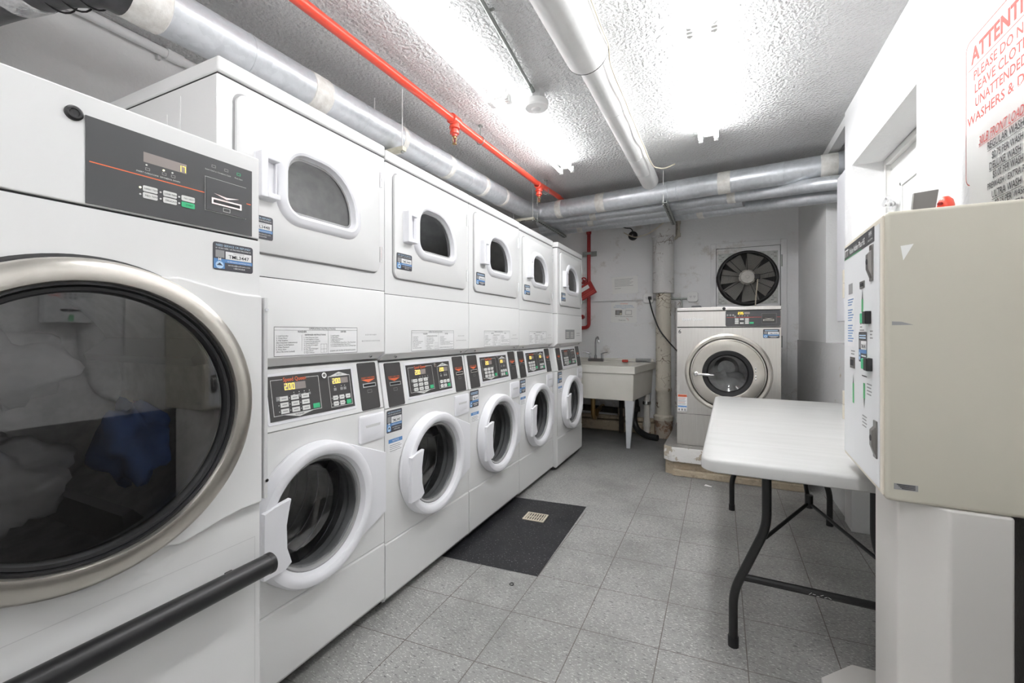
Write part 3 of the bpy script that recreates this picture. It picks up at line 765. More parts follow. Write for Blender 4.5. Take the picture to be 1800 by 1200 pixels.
cloth('laundry_shirt', (-1.22, .33, 1.09), (.09, .10, .060), 'cloth_white', 9, 'white shirt tumbling high in the large dryer drum')

# ------------------------------------------------------------------ concrete pad and steel washer (front = local +x -> world -y)
m = MB()
top = [(-.42, 3.80), (-.36, 3.742), (.60, 3.742), (.60, YB - .11), (-.40, YB - .11)]
base = [(-.41, 3.82), (-.355, 3.79), (.575, 3.79), (.575, YB - .11), (-.39, YB - .11)]
m.loft([[(a, b, .115) for a, b in top], [(a, b, .222) for a, b in top]], 'pad_paint', True, False)
m.loft([[(a, b, .222) for a, b in top], [(a * .997, b + .006, .233) for a, b in top]], 'pad_paint')
m.add([(a * .997, b + .006, .233) for a, b in top], [tuple(range(5))], 'pad_top')
m.loft([[(a, b, .0) for a, b in base], [(a, b, .115) for a, b in base]], 'pad_concrete', False, False)
m.box(-.35, .56, 3.755, 3.80, 0, .05, 'pad_concrete')
tag(m.build('concrete_plinth', bevel=.006), 'crumbling concrete plinth with peeling white paint under the steel washer', 'plinth', kind='structure')

SS = empty('steel_washer', (0, 3.85, .233), -PI / 2)
tag(SS, 'stainless steel front-load washer numbered 6 on the concrete plinth', 'washer')
Z = -.233
x0, x1, zt = -.322, .414, 1.357 + Z
cy, cz, R = .050, .833 + Z, .313
A, rc = rect_angs(cy, cz, x0, x1, .259, 1.193 + Z, 72)
m = MB(); m.fronthole(rc, circ(cy, cz, .24, A), 0, 'steel_brushed')
m.box(-.80, -.76, x0, x1, .004, zt, 'steel_brushed'); m.box(-.76, -.001, x0, x0 + .003, .004, 1.197 + Z, 'steel_brushed'); m.box(-.76, -.001, x1 - .003, x1, .004, 1.197 + Z, 'steel_brushed')
m.box(-.76, 0, x0, x1, .004, .255, 'steel_brushed'); m.box(-.76, -.003, x0 + .002, x1 - .002, .254, .26, 'gap_dark')
m.build('cabinet', SS)
m = MB(); m.box(-.76, 0, x0, x1, 1.1995 + Z, 1.325 + Z, 'steel_brushed'); m.box(-.76, -.003, x0 + .002, x1 - .002, 1.192 + Z, 1.20 + Z, 'gap_dark')
m.build('upper_panel', SS, .002, 1)
m = MB(); m.box(-.80, .012, x0 - .001, x1 + .001, 1.329 + Z, zt, 'steel_brushed'); m.box(-.78, -.002, x0 + .003, x1 - .003, 1.323 + Z, 1.331 + Z, 'gap_dark'); m.build('top_cover', SS, .005, 2)
m = MB(); m.lathe((.012, .027, 1.343 + Z), (1, 0, 0), [(.012, 0), (.012, .004), (.008, .006)], 'black_plastic', 20, False, True); m.build('lock', SS)
m = MB(); m.loft([[(-.30 - q * .3, -.20 - q * .2, zt), (-.30 - q * .3, -.12 + q * .2, zt), (-.40 + q * .3, -.12 + q * .2, zt), (-.40 + q * .3, -.20 - q * .2, zt)] if False else [(-.1 - q, -.225 + q, zt + h_), (-.1 - q, -.135 - q, zt + h_), (-.2 + q, -.135 - q, zt + h_), (-.2 + q, -.225 + q, zt + h_)] for q, h_ in ((0, 0), (.012, .022))], 'panel_grey', True, True); m.build('vent_cap', SS, .002, 1)
m = MB(); m.lx([(rr(.038, .411, 1.203 + Z, 1.326 + Z, .012, 4), 0), (rr(.038, .411, 1.203 + Z, 1.326 + Z, .012, 4), .003)], 'panel_grey', False, True)
x = .0036
for a, b in ((.046, .285), (.386, .408)): m.quad(a, b, 1.2715 + Z, 1.2745 + Z, x, 'red_print')
m.seg7('235', .125, 1.296 + Z, .010, .018, 'digit', x); m.quad(.168, .206, 1.297 + Z, 1.313 + Z, x, 'display')
for k in range(3): m.lathe((.003, .052 + .020 * k, 1.291 + Z), (1, 0, 0), [(.0075, 0), (.0075, .002)], 'ink_grey', 14, False, True)
for k in range(4): m.quad(.132 + .019 * k, .138 + .019 * k, 1.280 + Z, 1.287 + Z, x, 'ink_grey')
m.quad(.098, .112, 1.270 + Z, 1.286 + Z, x, 'ink_grey')
for i in range(3):
    for j in range(3):
        m.box(.003, .0045, .104 + .035 * i, .130 + .035 * i, 1.222 + .0155 * j + Z, 1.2335 + .0155 * j + Z, 'key_white') if not (i == 1 and j == 1) else None
m.box(.003, .0055, .205, .233, 1.222 + Z, 1.236 + Z, 'key_green')
m.frame(.287, .385, 1.226 + Z, 1.302 + Z, .0012, x, 'ink_grey')
m.build('control_panel', SS)
cp = [o for o in SS.children if o.name.startswith('control_panel')][0]
m = MB(); m.box(.002, .005, .289, .375, 1.228 + Z, 1.300 + Z, 'console_dark'); m.box(.004, .008, .296, .368, 1.243 + Z, 1.256 + Z, 'chrome'); m.quad(.301, .363, 1.2465 + Z, 1.2525 + Z, .0086, 'black_plastic')
m.add([(.0056, .302, 1.266 + Z), (.0056, .332, 1.258 + Z), (.0056, .362, 1.266 + Z), (.0056, .332, 1.262 + Z)], [(0, 1, 2, 3)], 'chrome'); m.build('card_slot', cp)
m = MB(); m.txt('Speed Queen', -.283, 1.254 + Z, .021, 'print_white', .002, 'l', .160, .02); m.txt('Speed Queen', -.2822, 1.2532 + Z, .021, 'ink_grey', .0012, 'l', .160, .03); tag(m.build('brand_lettering', SS), 'white brand lettering')
m = MB(); m.txt('6', -.310, 1.148 + Z, .032, 'ink', .001, 'l', None, .01); tag(m.build('machine_number', SS), 'black number 6')
sticker(SS, .296, .404, 1.112 + Z, 1.180 + Z, .0008, 'TML3436', False)
m = MB(); a, b, c, e = -.317, -.245, .508 + Z, .648 + Z
m.quad(a, b, c, e, .0007, 'print_white'); m.quad(a + .002, b - .002, e - .022, e - .003, .0011, 'orange'); m.quad(a + .002, b - .002, c + .034, c + .046, .0011, 'sticker_blue')
m.txt('WARNING', (a + b) / 2 + .006, e - .017, .010, 'ink', .0015, 'c')
for k in range(8): m.quad(a + .005, b - .006 - .006 * (k % 3), e - .031 - k * .0075, e - .0288 - k * .0075, .0011, 'orange' if k in (1, 5) else 'ink_grey')
for k in range(3): m.quad(a + .006 + k * .022, a + .018 + k * .022, c + .006, c + .022, .0011, 'ink_grey')
tag(m.build('warning_label', SS), 'white, orange and blue warning label')
m = MB(); m.lathe((0, cy, cz), (1, 0, 0), [(R, .0005), (R - .004, .010), (R - .016, .016), (R - .034, .012), (.272, .002)], 'steel_ring', 96); m.build('front_ring', SS)
m = MB(); m.lathe((0, cy, cz), (1, 0, 0), [(.274, .003), (.264, -.004), (.22, -.006)], 'black_plastic', 80); m.build('door_seal', SS)
m = MB(); m.lathe((0, cy, cz), (1, 0, 0), [(.262, .004), (.262, .024), (.256, .032), (.190, .036), (.181, .034), (.180, .02)], 'steel_ring', 96); sd = m.build('door', SS)
m = MB(); m.lathe((0, cy, cz), (1, 0, 0), [(.183, .032), (.176, .040), (.150, .036), (.142, .026), (.140, .016)], 'rubber', 80); m.build('glass_gasket', sd)
m = MB(); m.lathe((0, cy, cz), (1, 0, 0), [(.142, .022), (.125, .012), (.08, .004), (.0005, .001)], 'glass_clear', 64); m.build('door_glass', sd)
m = MB(); m.lathe((0, -.176, .823 + Z), (1, 0, 0), [(.018, .034), (.018, .042), (.011, .046), (.011, .066), (.014, .07), (.010, .076)], 'chrome', 20, False, True)
m.tube([(.062, -.176, .823 + Z), (.066, -.13, .822 + Z), (.068, -.085, .820 + Z), (.066, -.045, .818 + Z)], [.008, .0095, .0125, .009], 'chrome', 12); m.build('door_handle', sd)
m = MB()
for k in (-.045, -.017, .030, .058): m.lathe((.034, .245, cz + k * .8), (1, 0, 0), [(.006, 0), (.006, .004), (.003, .006)], 'chrome', 12, False, True)
m.build('hinge_bolt', sd)
m = MB(); m.lathe((0, cy, cz), (1, 0, 0), [(.24, 0), (.20, -.02), (.20, -.05), (.275, -.07), (.275, -.55), (.10, -.56), (.07, -.52), (.0005, -.52)], 'drum_steel', 64); m.build('drum', SS)
cloth('laundry_cloth', (0.04, 4.13, .72), (.16, .15, .09), 'cloth_white', 21, 'pale wet cloth in the drum of the steel washer')
bpy.data.objects[[o.name for o in bpy.data.objects if o.name.startswith('laundry_cloth')][0]]['group'] = 'laundry in the steel washer'

# ------------------------------------------------------------------ laundry sink
SK = empty('laundry_sink', (-1.30, 4.78, 0))
tag(SK, 'cream plastic laundry sink on tapered metal legs at the back wall', 'sink')
def sk(pts): return [(a + 1.30, b - 4.78, c) for a, b, c in pts]
def ringz(f, z): return sk([(a, b, z) for a, b in f])
o_t = [(-1.86, 4.37), (-.751, 4.37), (-.665, 5.20), (-1.86, 5.20)]
o_b = [(-1.845, 4.385), (-.765, 4.385), (-.685, 5.17), (-1.845, 5.17)]
o_bb = [(-1.82, 4.40), (-.775, 4.40), (-.70, 5.14), (-1.82, 5.14)]
i_t = [(-1.80, 4.42), (-.815, 4.42), (-.745, 5.03), (-1.80, 5.03)]
i_b = [(-1.74, 4.50), (-.88, 4.50), (-.82, 4.97), (-1.74, 4.97)]
m = MB()
m.loft([ringz(i_b, .50), ringz(i_t, .800), ringz(i_t, .818), ringz(o_t, .818), ringz(o_t, .744), ringz(o_b, .744), ringz(o_bb, .475), ], 'sink_plastic', True, True)
m.box(-1.28 + 1.30, -1.262 + 1.30, 4.42 - 4.78, 5.03 - 4.78, .50, .795, 'sink_plastic') if False else None
m.build('basin', SK, .008, 3)
m = MB(); m.box(-.5, .3, 5.08 - 4.78, 5.19 - 4.78, .815, .838, 'sink_plastic'); m.box(-.56, .62, 5.165 - 4.78, 5.20 - 4.78, .815, .850, 'sink_plastic'); m.build('back_ledge', SK, .006, 2)
def leg(px, py, sx):
    q = MB(); t = .10
    for (a, b) in (((px, py), (px - sx * .085, py)), ((px, py), (px, py + .075 * (1 if py < 4.7 else -1)))):
        ex, ey = b[0] - a[0], b[1] - a[1]
        f = .38
        pts = [(a[0], a[1], .478), (b[0], b[1], .478), (a[0] - sx * .045 + ex * f, a[1] + .035 + ey * f, 0), (a[0] - sx * .045, a[1] + .035, 0)]
        off = (0, .003, 0) if abs(ey) < 1e-6 else (.003, 0, 0)
        vs = sk(pts) + sk([(p[0] + off[0], p[1] + off[1], p[2]) for p in pts])
        q.add(vs, [(0, 1, 2, 3), (7, 6, 5, 4), (0, 4, 5, 1), (1, 5, 6, 2), (2, 6, 7, 3), (3, 7, 4, 0)], 'leg_paint')
    q.build('leg', SK)
leg(-.768, 4.40, 1); leg(-1.83, 4.40, -1); leg(-.70, 5.10, 1); leg(-1.83, 5.10, -1)
FX, FY, FZ = -1.317 + 1.30, 5.05 - 4.78, .838
m = MB(); m.box(FX - .085, FX + .095, FY - .025, FY + .03, .815, FZ + .012, 'chrome_dull'); m.cyl((FX, FY, FZ), (FX, FY, FZ + .05), .016, 'chrome_dull', 16)
m.tube([(FX, FY, FZ + .04), (FX, FY, FZ + .20), (FX + .01, FY - .01, FZ + .255), (FX + .05, FY - .09, FZ + .265), (FX + .07, FY - .135, FZ + .235), (FX + .072, FY - .14, FZ + .19)], .0095, 'chrome_dull', 12, .03)
fc = m.build('faucet', SK, .003, 2)
for s_ in (-1, 1):
    m = MB(); m.cyl((FX + s_ * .072 + .004, FY, FZ), (FX + s_ * .072 + .004, FY, FZ + .055), .015, 'chrome_dull', 14, .010); m.cyl((FX + s_ * .072 + .004, FY, FZ + .055), (FX + s_ * .072 + .004, FY, FZ + .072), .013, 'chrome_dull', 14)
    m.tube([(FX + s_ * .072 + .004, FY, FZ + .070), (FX + s_ * .11, FY - .01, FZ + .082), (FX + s_ * .145, FY - .02, FZ + .086)], .007, 'chrome_dull', 8); m.build('faucet_handle', fc)
DX = -1.27 + 1.30
m = MB(); m.lathe((DX, -.02, .478), (0, 0, -1), [(.045, 0), (.045, .02), (.024, .03), (.024, .04)], 'pvc', 20, False, True)
m.tube([(DX, -.02, .45), (DX, -.02, .26), (DX, .02, .20), (DX, .10, .20), (DX, .14, .26), (DX, .30, .27), (DX, .43, .27)], .026, 'brass', 12, .05)
tag(m.build('drain_trap', SK), 'tarnished brass drain trap')
tag(MB().box(-1.0, -.935, 4.985, 5.02, .8185, .846, 'sponge_red').build('sponge', bevel=.006), 'red sponge on the rim of the laundry sink', 'sponge')
m = MB(); m.box(-.86, -.70, 5.04, 5.12, .8385 if False else .819, .862, 'clear_plastic'); tag(m.build('soap_box', bevel=.006), 'clear plastic box on the back corner of the sink', 'box')

# plumbing behind and under the sink
m = MB(); PX, PY = -.567, 5.09
m.lathe((PX, PY, 0), (0, 0, 1), [(.095, 0), (.095, .17), (.105, .19)], 'iron_rust', 28)
m.lathe((PX, PY, 0), (0, 0, 1), [(.105, .19), (.105, .235), (.082, .25), (.080, .50), (.088, .51), (.088, .535), (.080, .55), (.080, 1.60)], 'iron_cream', 28)
m.lathe((PX, PY, 0), (0, 0, 1), [(.080, 1.58), (.112, 1.585), (.113, 2.20), (.128, 2.21), (.130, 2.30), (.133, 2.355), (.10, 2.357)], 'iron_white', 28)
m.lathe((PX, PY, 0), (0, 0, 1), [(.105, 2.33), (.105, 2.5)], 'rusty_tub', 24)
tag(m.build('soil_pipe', ang=40), 'thick cast iron standpipe with flaking cream and white paint between sink and steel washer', 'pipe')
m = MB(); m.tube([(-.425, 5.21, 2.5), (-.425, 5.21, 2.235), (-.47, 5.21, 2.20), (-.52, 5.19, 2.19)], .022, 'iron_cream', 10, .03); m.cyl((-.425, 5.21, 2.36), (-.425, 5.21, 2.40), .029, 'iron_cream', 12); m.cyl((-.425, 5.21, 2.22), (-.425, 5.21, 2.26), .029, 'iron_cream', 12)
tag(m.build('stub_pipe'), 'thin cream pipe with an elbow at the top beside the thick standpipe', 'pipe')
m = MB(); m.cyl((-.42, 5.16, .0), (-.42, 5.16, 1.50), .034, 'iron_white', 14)
for z in (.50, .95, 1.30): m.cyl((-.42, 5.16, z), (-.42, 5.16, z + .04), .040, 'iron_white', 14)
tag(m.build('riser_pipe'), 'slim white riser pipe half hidden behind the steel washer', 'pipe')
m = MB(); m.cyl((-.735, 5.02, .03), (-.735, 5.02, .36), .034, 'pvc', 16); m.cyl((-.735, 5.02, .36), (-.735, 5.02, .395), .045, 'chrome', 18); m.cyl((-.735, 5.02, .395), (-.735, 5.02, .47), .030, 'pvc', 16); m.cyl((-.735, 5.02, .11), (-.735, 5.02, .16), .042, 'pvc', 16); m.cyl((-.735, 5.02, 0), (-.735, 5.02, .05), .044, 'iron_rust', 16)
tag(m.build('drain_standpipe'), 'short grey plastic drain standpipe with a chrome collar under the sink', 'pipe')
m = MB(); m.tube([(-1.9, 5.10, .27), (-1.02, 5.10, .25)], .036, 'black_iron', 12); m.tube([(-1.02, 5.06, .01), (-1.02, 5.06, .44)], .028, 'black_iron', 12); m.cyl((-1.02, 5.08, .20), (-1.02, 5.08, .29), .045, 'iron_rust', 14)
m.tube([(-1.02, 5.10, .42), (-1.6, 5.12, .44)], .030, 'black_iron', 12); m.cyl((-1.20, 5.115, .40), (-1.20, 5.115, .46), .04, 'brass', 12)
tag(m.build('waste_pipe'), 'black iron waste pipes running along the wall under the sink', 'pipe')
m = MB(); m.tube([(-.86, 5.0, .42), (-.84, 4.99, .34), (-.88, 5.02, .20), (-.84, 4.98, .08), (-.72, 4.90, .034), (-.60, 4.86, .034)], .033, 'rubber', 12, .08); m.cyl((-.84, 4.985, .28), (-.84, 4.985, .33), .040, 'rubber', 12)
tag(m.build('drain_hose'), 'thick black rubber hose on the floor beside the plastic drain standpipe', 'hose')

# ------------------------------------------------------------------ folding table
FT = empty('folding_table', (.318, 2.50, 0), -.018)
tag(FT, 'pale grey plastic folding table with black metal legs by the right wall', 'table')
hw, hl = .366, .838
m = MB()
def rxy(a, b, r, n=8):
    return [(p, q) for p, q in rr(-a, a, -b, b, r, n)]
m.loft([[(p, q, z) for p, q in rxy(hw - d_, hl - d_, .06)] for d_, z in ((.006, .672), (.0, .676), (.0, .706), (.003, .714), (.010, .719))], 'table_plastic', True, True)
m.build('table_top', FT, ang=50)
for s_ in (-1, 1):
    y = s_ * .69
    for sx in (-1, 1):
        m = MB(); m.tube([(sx * .155, y, .672), (sx * .155, y, .46), (sx * .262, y, .20), (sx * .262, y, .028)], .0155, 'black_metal', 14, .05)
        lg = m.build('leg', FT)
        m = MB(); m.cyl((sx * .262, y, 0), (sx * .262, y, .036), .0185, 'rubber', 14); m.build('leg_cap', lg)
    m = MB(); m.tube([(-.238, y, .262), (.238, y, .262)], .013, 'black_metal', 10); m.build('crossbar', FT)
    m = MB(); m.cyl((-.24, y, .660), (.24, y, .660), .014, 'black_metal', 10); m.box(-.24, -.20, y - .03, y + .03, .655, .673, 'black_metal'); m.box(.20, .24, y - .03, y + .03, .655, .673, 'black_metal'); m.build('pivot_bar', FT)
    m = MB(); hy = y - s_ * .21
    for sx in (-1, 1): m.tube([(sx * .158, y - s_ * .012, .415), (0, hy, .500)], .0065, 'black_metal', 8)
    m.tube([(0, hy, .500), (0, hy - s_ * .10, .56), (0, hy - s_ * .26, .668)], .0085, 'black_metal', 8); m.cyl((0, hy, .482), (0, hy, .53), .014, 'black_metal', 12)
    m.build('folding_brace', FT)
m = MB()
for sx in (-1, 1): m.box(sx * .30 - .012, sx * .30 + .012, -.78, .78, .658, .6735, 'black_metal')
m.build('side_rail', FT)
sc2 = MB(); y = -.69 - .0135
for k in range(6):
    a = -.03 + k * .011; sc2.tube([(a, y, .258 + .004 * (k % 2)), (a + .008, y, .266 - .004 * (k % 3))], .0007, 'paper', 4)
sc2.build('paint_scratch', FT)

# ------------------------------------------------------------------ card value machine (kiosk) on a pedestal
ang = math.atan2(.016, .446)
KI = empty('card_machine', (.361, 1.345, .752), PI - ang)
tag(KI, 'beige metal card value machine with a white front panel on the pedestal', 'card machine')
KH = .699; KW = .4463
m = MB(); m.box(-.32, 0, -KW, 0, 0, KH, 'beige_paint'); kc = m.build('housing', KI, .010, 3)
m = MB(); m.box(-.001, .004, -KW + .006, -.008, .010, KH - .008, 'beige_trim'); m.build('door_edge', KI, .002, 2)
m = MB(); m.box(.003, .0065, -KW + .016, -.028, .020, KH - .022, 'kiosk_white'); fp = m.build('front_panel', KI, .002, 2)
def kz(z): return z - .752
x = .0070
m = MB(); m.quad(-.425, -.066, kz(1.392), kz(1.432), x, 'panel_grey'); m.quad(-.425, -.20, kz(1.3925), kz(1.3945), x + .0003, 'green_print')
m.txt('ITT', -.418, kz(1.401), .022, 'print_white', x + .0005, 'l', .052, .02); m.txt('Value Adder Plus HS', -.352, kz(1.402), .018, 'print_white', x + .0005, 'l', .19, .01)
m.txt('999', -.105, kz(1.411), .014, 'print_white', x + .0005, 'c'); m.txt('CARD SYSTEMS', -.105, kz(1.400), .005, 'print_white', x + .0005, 'c')
tag(m.build('header_label', fp), 'dark grey header with white lettering')
for i, zc in enumerate((1.340, .888)):
    m = MB(); T_ = [(-.100, -.080), (-.094, -.078)][i]; c = -.090 if i == 0 else -.052
    m.box(.006, .010, c - .014, c + .014, kz(zc) - .047, kz(zc) + .047, 'gunmetal')
    m.loft([[(.010, c - .012, kz(zc) - .040), (.010, c + .012, kz(zc) - .040), (.010, c + .012, kz(zc) + .032), (.010, c - .012, kz(zc) + .032)],
            [(.018, c - .011, kz(zc) - .016), (.018, c + .011, kz(zc) - .016), (.018, c + .011, kz(zc) + .022), (.018, c - .011, kz(zc) + .022)]], 'gunmetal', False, True)
    m.lathe((.018, c, kz(zc) + .003), (1, 0, 0), [(.008, 0), (.008, .001)], 'ink', 16, False, True)
    tag(m.build('lock', fp, .001, 1), 'grey metal key lock')
m = MB(); m.quad(-.365, -.310, kz(1.277), kz(1.309), x, 'ink_grey'); m.box(.006, .0085, -.215, -.165, kz(1.282), kz(1.302), 'gunmetal'); m.quad(-.208, -.172, kz(1.287), kz(1.297), .009, 'ink')
m.box(.006, .009, -.335, -.280, kz(1.050), kz(1.083), 'gunmetal'); m.quad(-.330, -.287, kz(1.058), kz(1.075), .0095, 'ink'); m.quad(-.195, -.140, kz(1.036), kz(1.039), x, 'ink')
m.build('card_slot', fp)
def arrow(c, z0, z1, up):
    m = MB(); w = .010; m.quad(c - w, c + w, kz(z0), kz(z1), x, 'green_print')
    m.add([(x, c - .007, kz(z1 if up else z0)), (x, c + .007, kz(z1 if up else z0)), (x, c, kz(z1 + .028 if up else z0 - .028))], [(0, 1, 2) if up else (1, 0, 2)], 'panel_grey')
    tag(m.build('printed_arrow', fp), 'green printed card arrow')
arrow(-.190, 1.215, 1.252, True); arrow(-.300, .945, 1.005, True); arrow(-.170, .975, 1.018, False)
m = MB(); m.quad(-.378, -.285, kz(1.115), kz(1.268), x, 'print_white')
for k in range(17):
    if k not in (3, 9): m.quad(-.372, -.295 - .012 * (k % 3), kz(1.258) - k * .0080, kz(1.2615) - k * .0080, x + .0003, 'sticker_blue')
tag(m.build('printed_notice', fp), 'white notice in small blue print')
for (c, z, n, w_) in ((-.195, 1.163, 5, .05), (-.095, 1.160, 3, .028), (-.305, 1.100, 2, .05), (-.115, 1.018, 4, .05), (-.165, .925, 4, .05), (-.205, 1.190, 3, .025)):
    m = MB()
    for k in range(n): m.quad(c - w_ / 2, c + w_ / 2 - .006 * (k % 2), kz(z) - k * .009, kz(z) - k * .009 + .0035, x, 'ink_grey')
    m.build('printed_text', fp)
m = MB()
sticker(fp, -.232, -.140, kz(1.075), kz(1.160), x, 'TML3465', False)
for i, zc in enumerate((1.198, 1.074)):
    m = MB(); c = -.118 if i == 0 else -.105
    m.box(.006, .020, c - .012, c + .020, kz(zc) - .017, kz(zc) + .017, 'black_plastic'); m.box(.006, .018, c - .048, c - .010, kz(zc) - .015, kz(zc) + .013, 'key_green')
    tag(m.build('card_button', fp, .002, 2), 'green and black card reader block')
for zc in (1.318, .915):
    m = MB(); m.cyl((-.004, -KW - .006, kz(zc) - .045), (-.004, -KW - .006, kz(zc) + .003), .012, 'beige_trim', 14); m.cyl((-.004, -KW - .006, kz(zc) + .005), (-.004, -KW - .006, kz(zc) + .048), .012, 'beige_trim', 14); m.build('hinge', KI)
m = MB(); m.box(-.060, -.016, .0, .0012, kz(.783), kz(.797), 'ink_grey')
for k in range(4): m.box(-.055, -.030 + .003 * k, .0012, .0016, kz(.7855) + k * .003, kz(.787) + k * .003, 'ink')
tag(m.build('rating_plate', KI), 'small grey rating plate')
tag(MB().add([(-.012, .0006, kz(1.185)), (-.030, .0006, kz(1.184)), (-.052, .0006, kz(1.1765)), (-.012, .0006, kz(1.176))], [(0, 3, 2, 1)], 'ink_grey').build('scuff_mark', KI), 'small dark scuff')
tag(MB().add([(-.028, .0006, kz(1.365)), (-.052, .0006, kz(1.368)), (-.033, .0006, kz(1.330))], [(0, 2, 1)], 'paper').build('paint_chip', KI), 'pale triangular paint chip')
m = MB(); m.loft([[(a, b, z) for a, b in pts] for z in (.03, .752) for pts in ([(.40, 1.578), (.40, 1.405), (.475, 1.335), (.583, 1.335), (.583, 1.578)],)], 'pedestal_paint', True, True)
pd = m.build('kiosk_pedestal', bevel=.006, ang=20)
tag(pd, 'off-white metal pedestal holding up the card machine', 'pedestal')
m = MB(); m.loft([[(a, b, z) for a, b in [(.298, 1.20), (.298, 1.729), (.404, 1.842), (.525, 1.842), (.525, 1.60), (.66, 1.60), (.66, 1.20)]] for z in (0, .03)], 'pedestal_paint', True, True); m.f = [f[::-1] for f in m.f]; m.build('base_plate', pd, .003, 2)
# things lying on top of the card machine
m = MB(); m.loft([[(.415, 1.315, 1.4525), (.455, 1.315, 1.4525), (.455, 1.318, 1.4525), (.415, 1.318, 1.4525)] if False else [(.448 + a, 1.40 + b, 1.4515 + c) for a, b, c in p] for p in ([(-.022, 0, 0), (.022, -.004, 0), (.022, .004, 0), (-.022, .008, 0)], [(-.012, .02, .055), (.036, .016, .058), (.036, .022, .058), (-.012, .026, .055)])], 'gunmetal', True, True)
tag(m.build('metal_scraper', bevel=.002), 'dull grey metal clip standing on top of the card machine', 'clip')
m = MB(); m.lathe((.485, 1.385, 1.4515), (0, 0, 1), [(.014, 0), (.016, .008), (.013, .022), (.006, .030)], 'red_paint', 16, True, True); m.cyl((.485, 1.385, 1.466), (.468, 1.372, 1.463), .004, 'red_dark', 8)
tag(m.build('bottle_cap'), 'small red cap on top of the card machine', 'cap')

# ------------------------------------------------------------------ ceiling lights
def fixture(xc, y0, y1, lamp, label):
    r = empty('fluorescent_light', (xc, (y0 + y1) / 2, CE)); tag(r, label, 'ceiling light', 'fluorescent ceiling lights'); L = (y1 - y0) / 2
    m = MB(); m.loft([[(a, y_, b) for a, b in ((-.040, 0), (-.028, -.045), (.028, -.045), (.040, 0))] for y_ in (-L, L)], 'fixture_white', True, True); m.build('channel', r)
    for sx in (-.047, .047):
        m = MB(); m.cyl((sx, -L + .03, -.066), (sx, L - .03, -.066), .013, lamp, 8); m.build('tube', r)
        for e in (-1, 1):
            m = MB(); m.cyl((sx, e * (L - .034), -.066), (sx, e * (L - .018), -.066), .0145, 'fixture_white', 10); m.box(sx - .013, sx + .013, e * (L - .009) - .009, e * (L - .009) + .009, -.084, -.035, 'fixture_white'); m.build('lamp_holder', r, .003, 2)
    return r
XRL, XLL = -.070, -1.10
fixture(XRL, 2.005, 3.185, 'tube_aisle_far', 'fluorescent strip over the aisle, nearest the galvanized cross duct')
fixture(XRL, .815, 1.995, 'tube_aisle_near', 'fluorescent strip over the aisle, reaching out of the top of the picture')
fixture(XLL, 2.165, 3.335, 'tube_wall_far', 'fluorescent strip above the washers, behind the smoke detector')
fixture(XLL, .985, 2.155, 'tube_wall_near', 'fluorescent strip above the washers, next to the red sprinkler pipe')
fixture(XRL, -1.50, -.32, 'fill_tube_aisle', 'unseen fluorescent strip added over the aisle behind the viewer as fill light')  # added lamp out of view, fills light on faces turned to the viewer
fixture(XLL, -.205, .965, 'fill_tube_wall', 'unseen fluorescent strip added above the washers behind the viewer as fill light')  # unseen lamp added to the row for camera-side fill

# ------------------------------------------------------------------ sprinkler line
RX = -1.425
SP = empty('sprinkler_pipe', (RX, 2.0, 2.40)); tag(SP, 'orange-red sprinkler pipe running along the ceiling above the washers', 'pipe')
m = MB(); m.tube([(-.03, -2.9, 0), (.015, .2, 0), (.034, 1.40, .008), (.033, 1.94, .046), (.0, 3.13, .046)], .022, 'red_paint', 14, .04); m.build('pipe_run', SP)
for k, (y, xo) in enumerate(((2.18, .015), (3.46, .034))):
    y -= 2.0
    m = MB(); m.lathe((xo, y - .035, 0), (0, 1, 0), [(.021, -.004), (.031, 0), (.031, .07), (.021, .074)], 'red_paint', 16); m.lathe((xo, y, 0), (0, 0, -1), [(.024, .0), (.028, .034), (.031, .036), (.031, .048), (.020, .05), (.020, .062), (.027, .064), (.027, .078), (.016, .082), (.016, .092)], 'red_paint', 16, False, True); hd = m.build('pipe_tee', SP)
    m = MB(); m.cyl((xo, y, -.092), (xo, y, -.104), .009, 'brass', 10); m.tube([(xo - .010, y, -.10), (xo - .013, y, -.118), (xo - .004, y, -.134), (xo + .004, y, -.134), (xo + .013, y, -.118), (xo + .010, y, -.10)], .0028, 'brass', 6, .008); m.cyl((xo, y, -.104), (xo, y, -.128), .0035, 'red_dark', 8); m.cyl((xo, y, -.135), (xo, y, -.1375), .013, 'brass', 14)
    m.build('sprinkler_head', hd)
for y in (2.48, 3.62):
    m = MB(); xo = .02 if y < 3 else .035
    y -= 2.0; m.cyl((xo, y, .099), (xo, y, .092), .016, 'zinc', 12); m.cyl((xo, y, .093), (xo, y, .034), .004, 'zinc', 8); m.torus((xo, y, 0), (0, 1, 0), .027, .0035, 'zinc', 20, 6); m.build('pipe_hanger', SP)

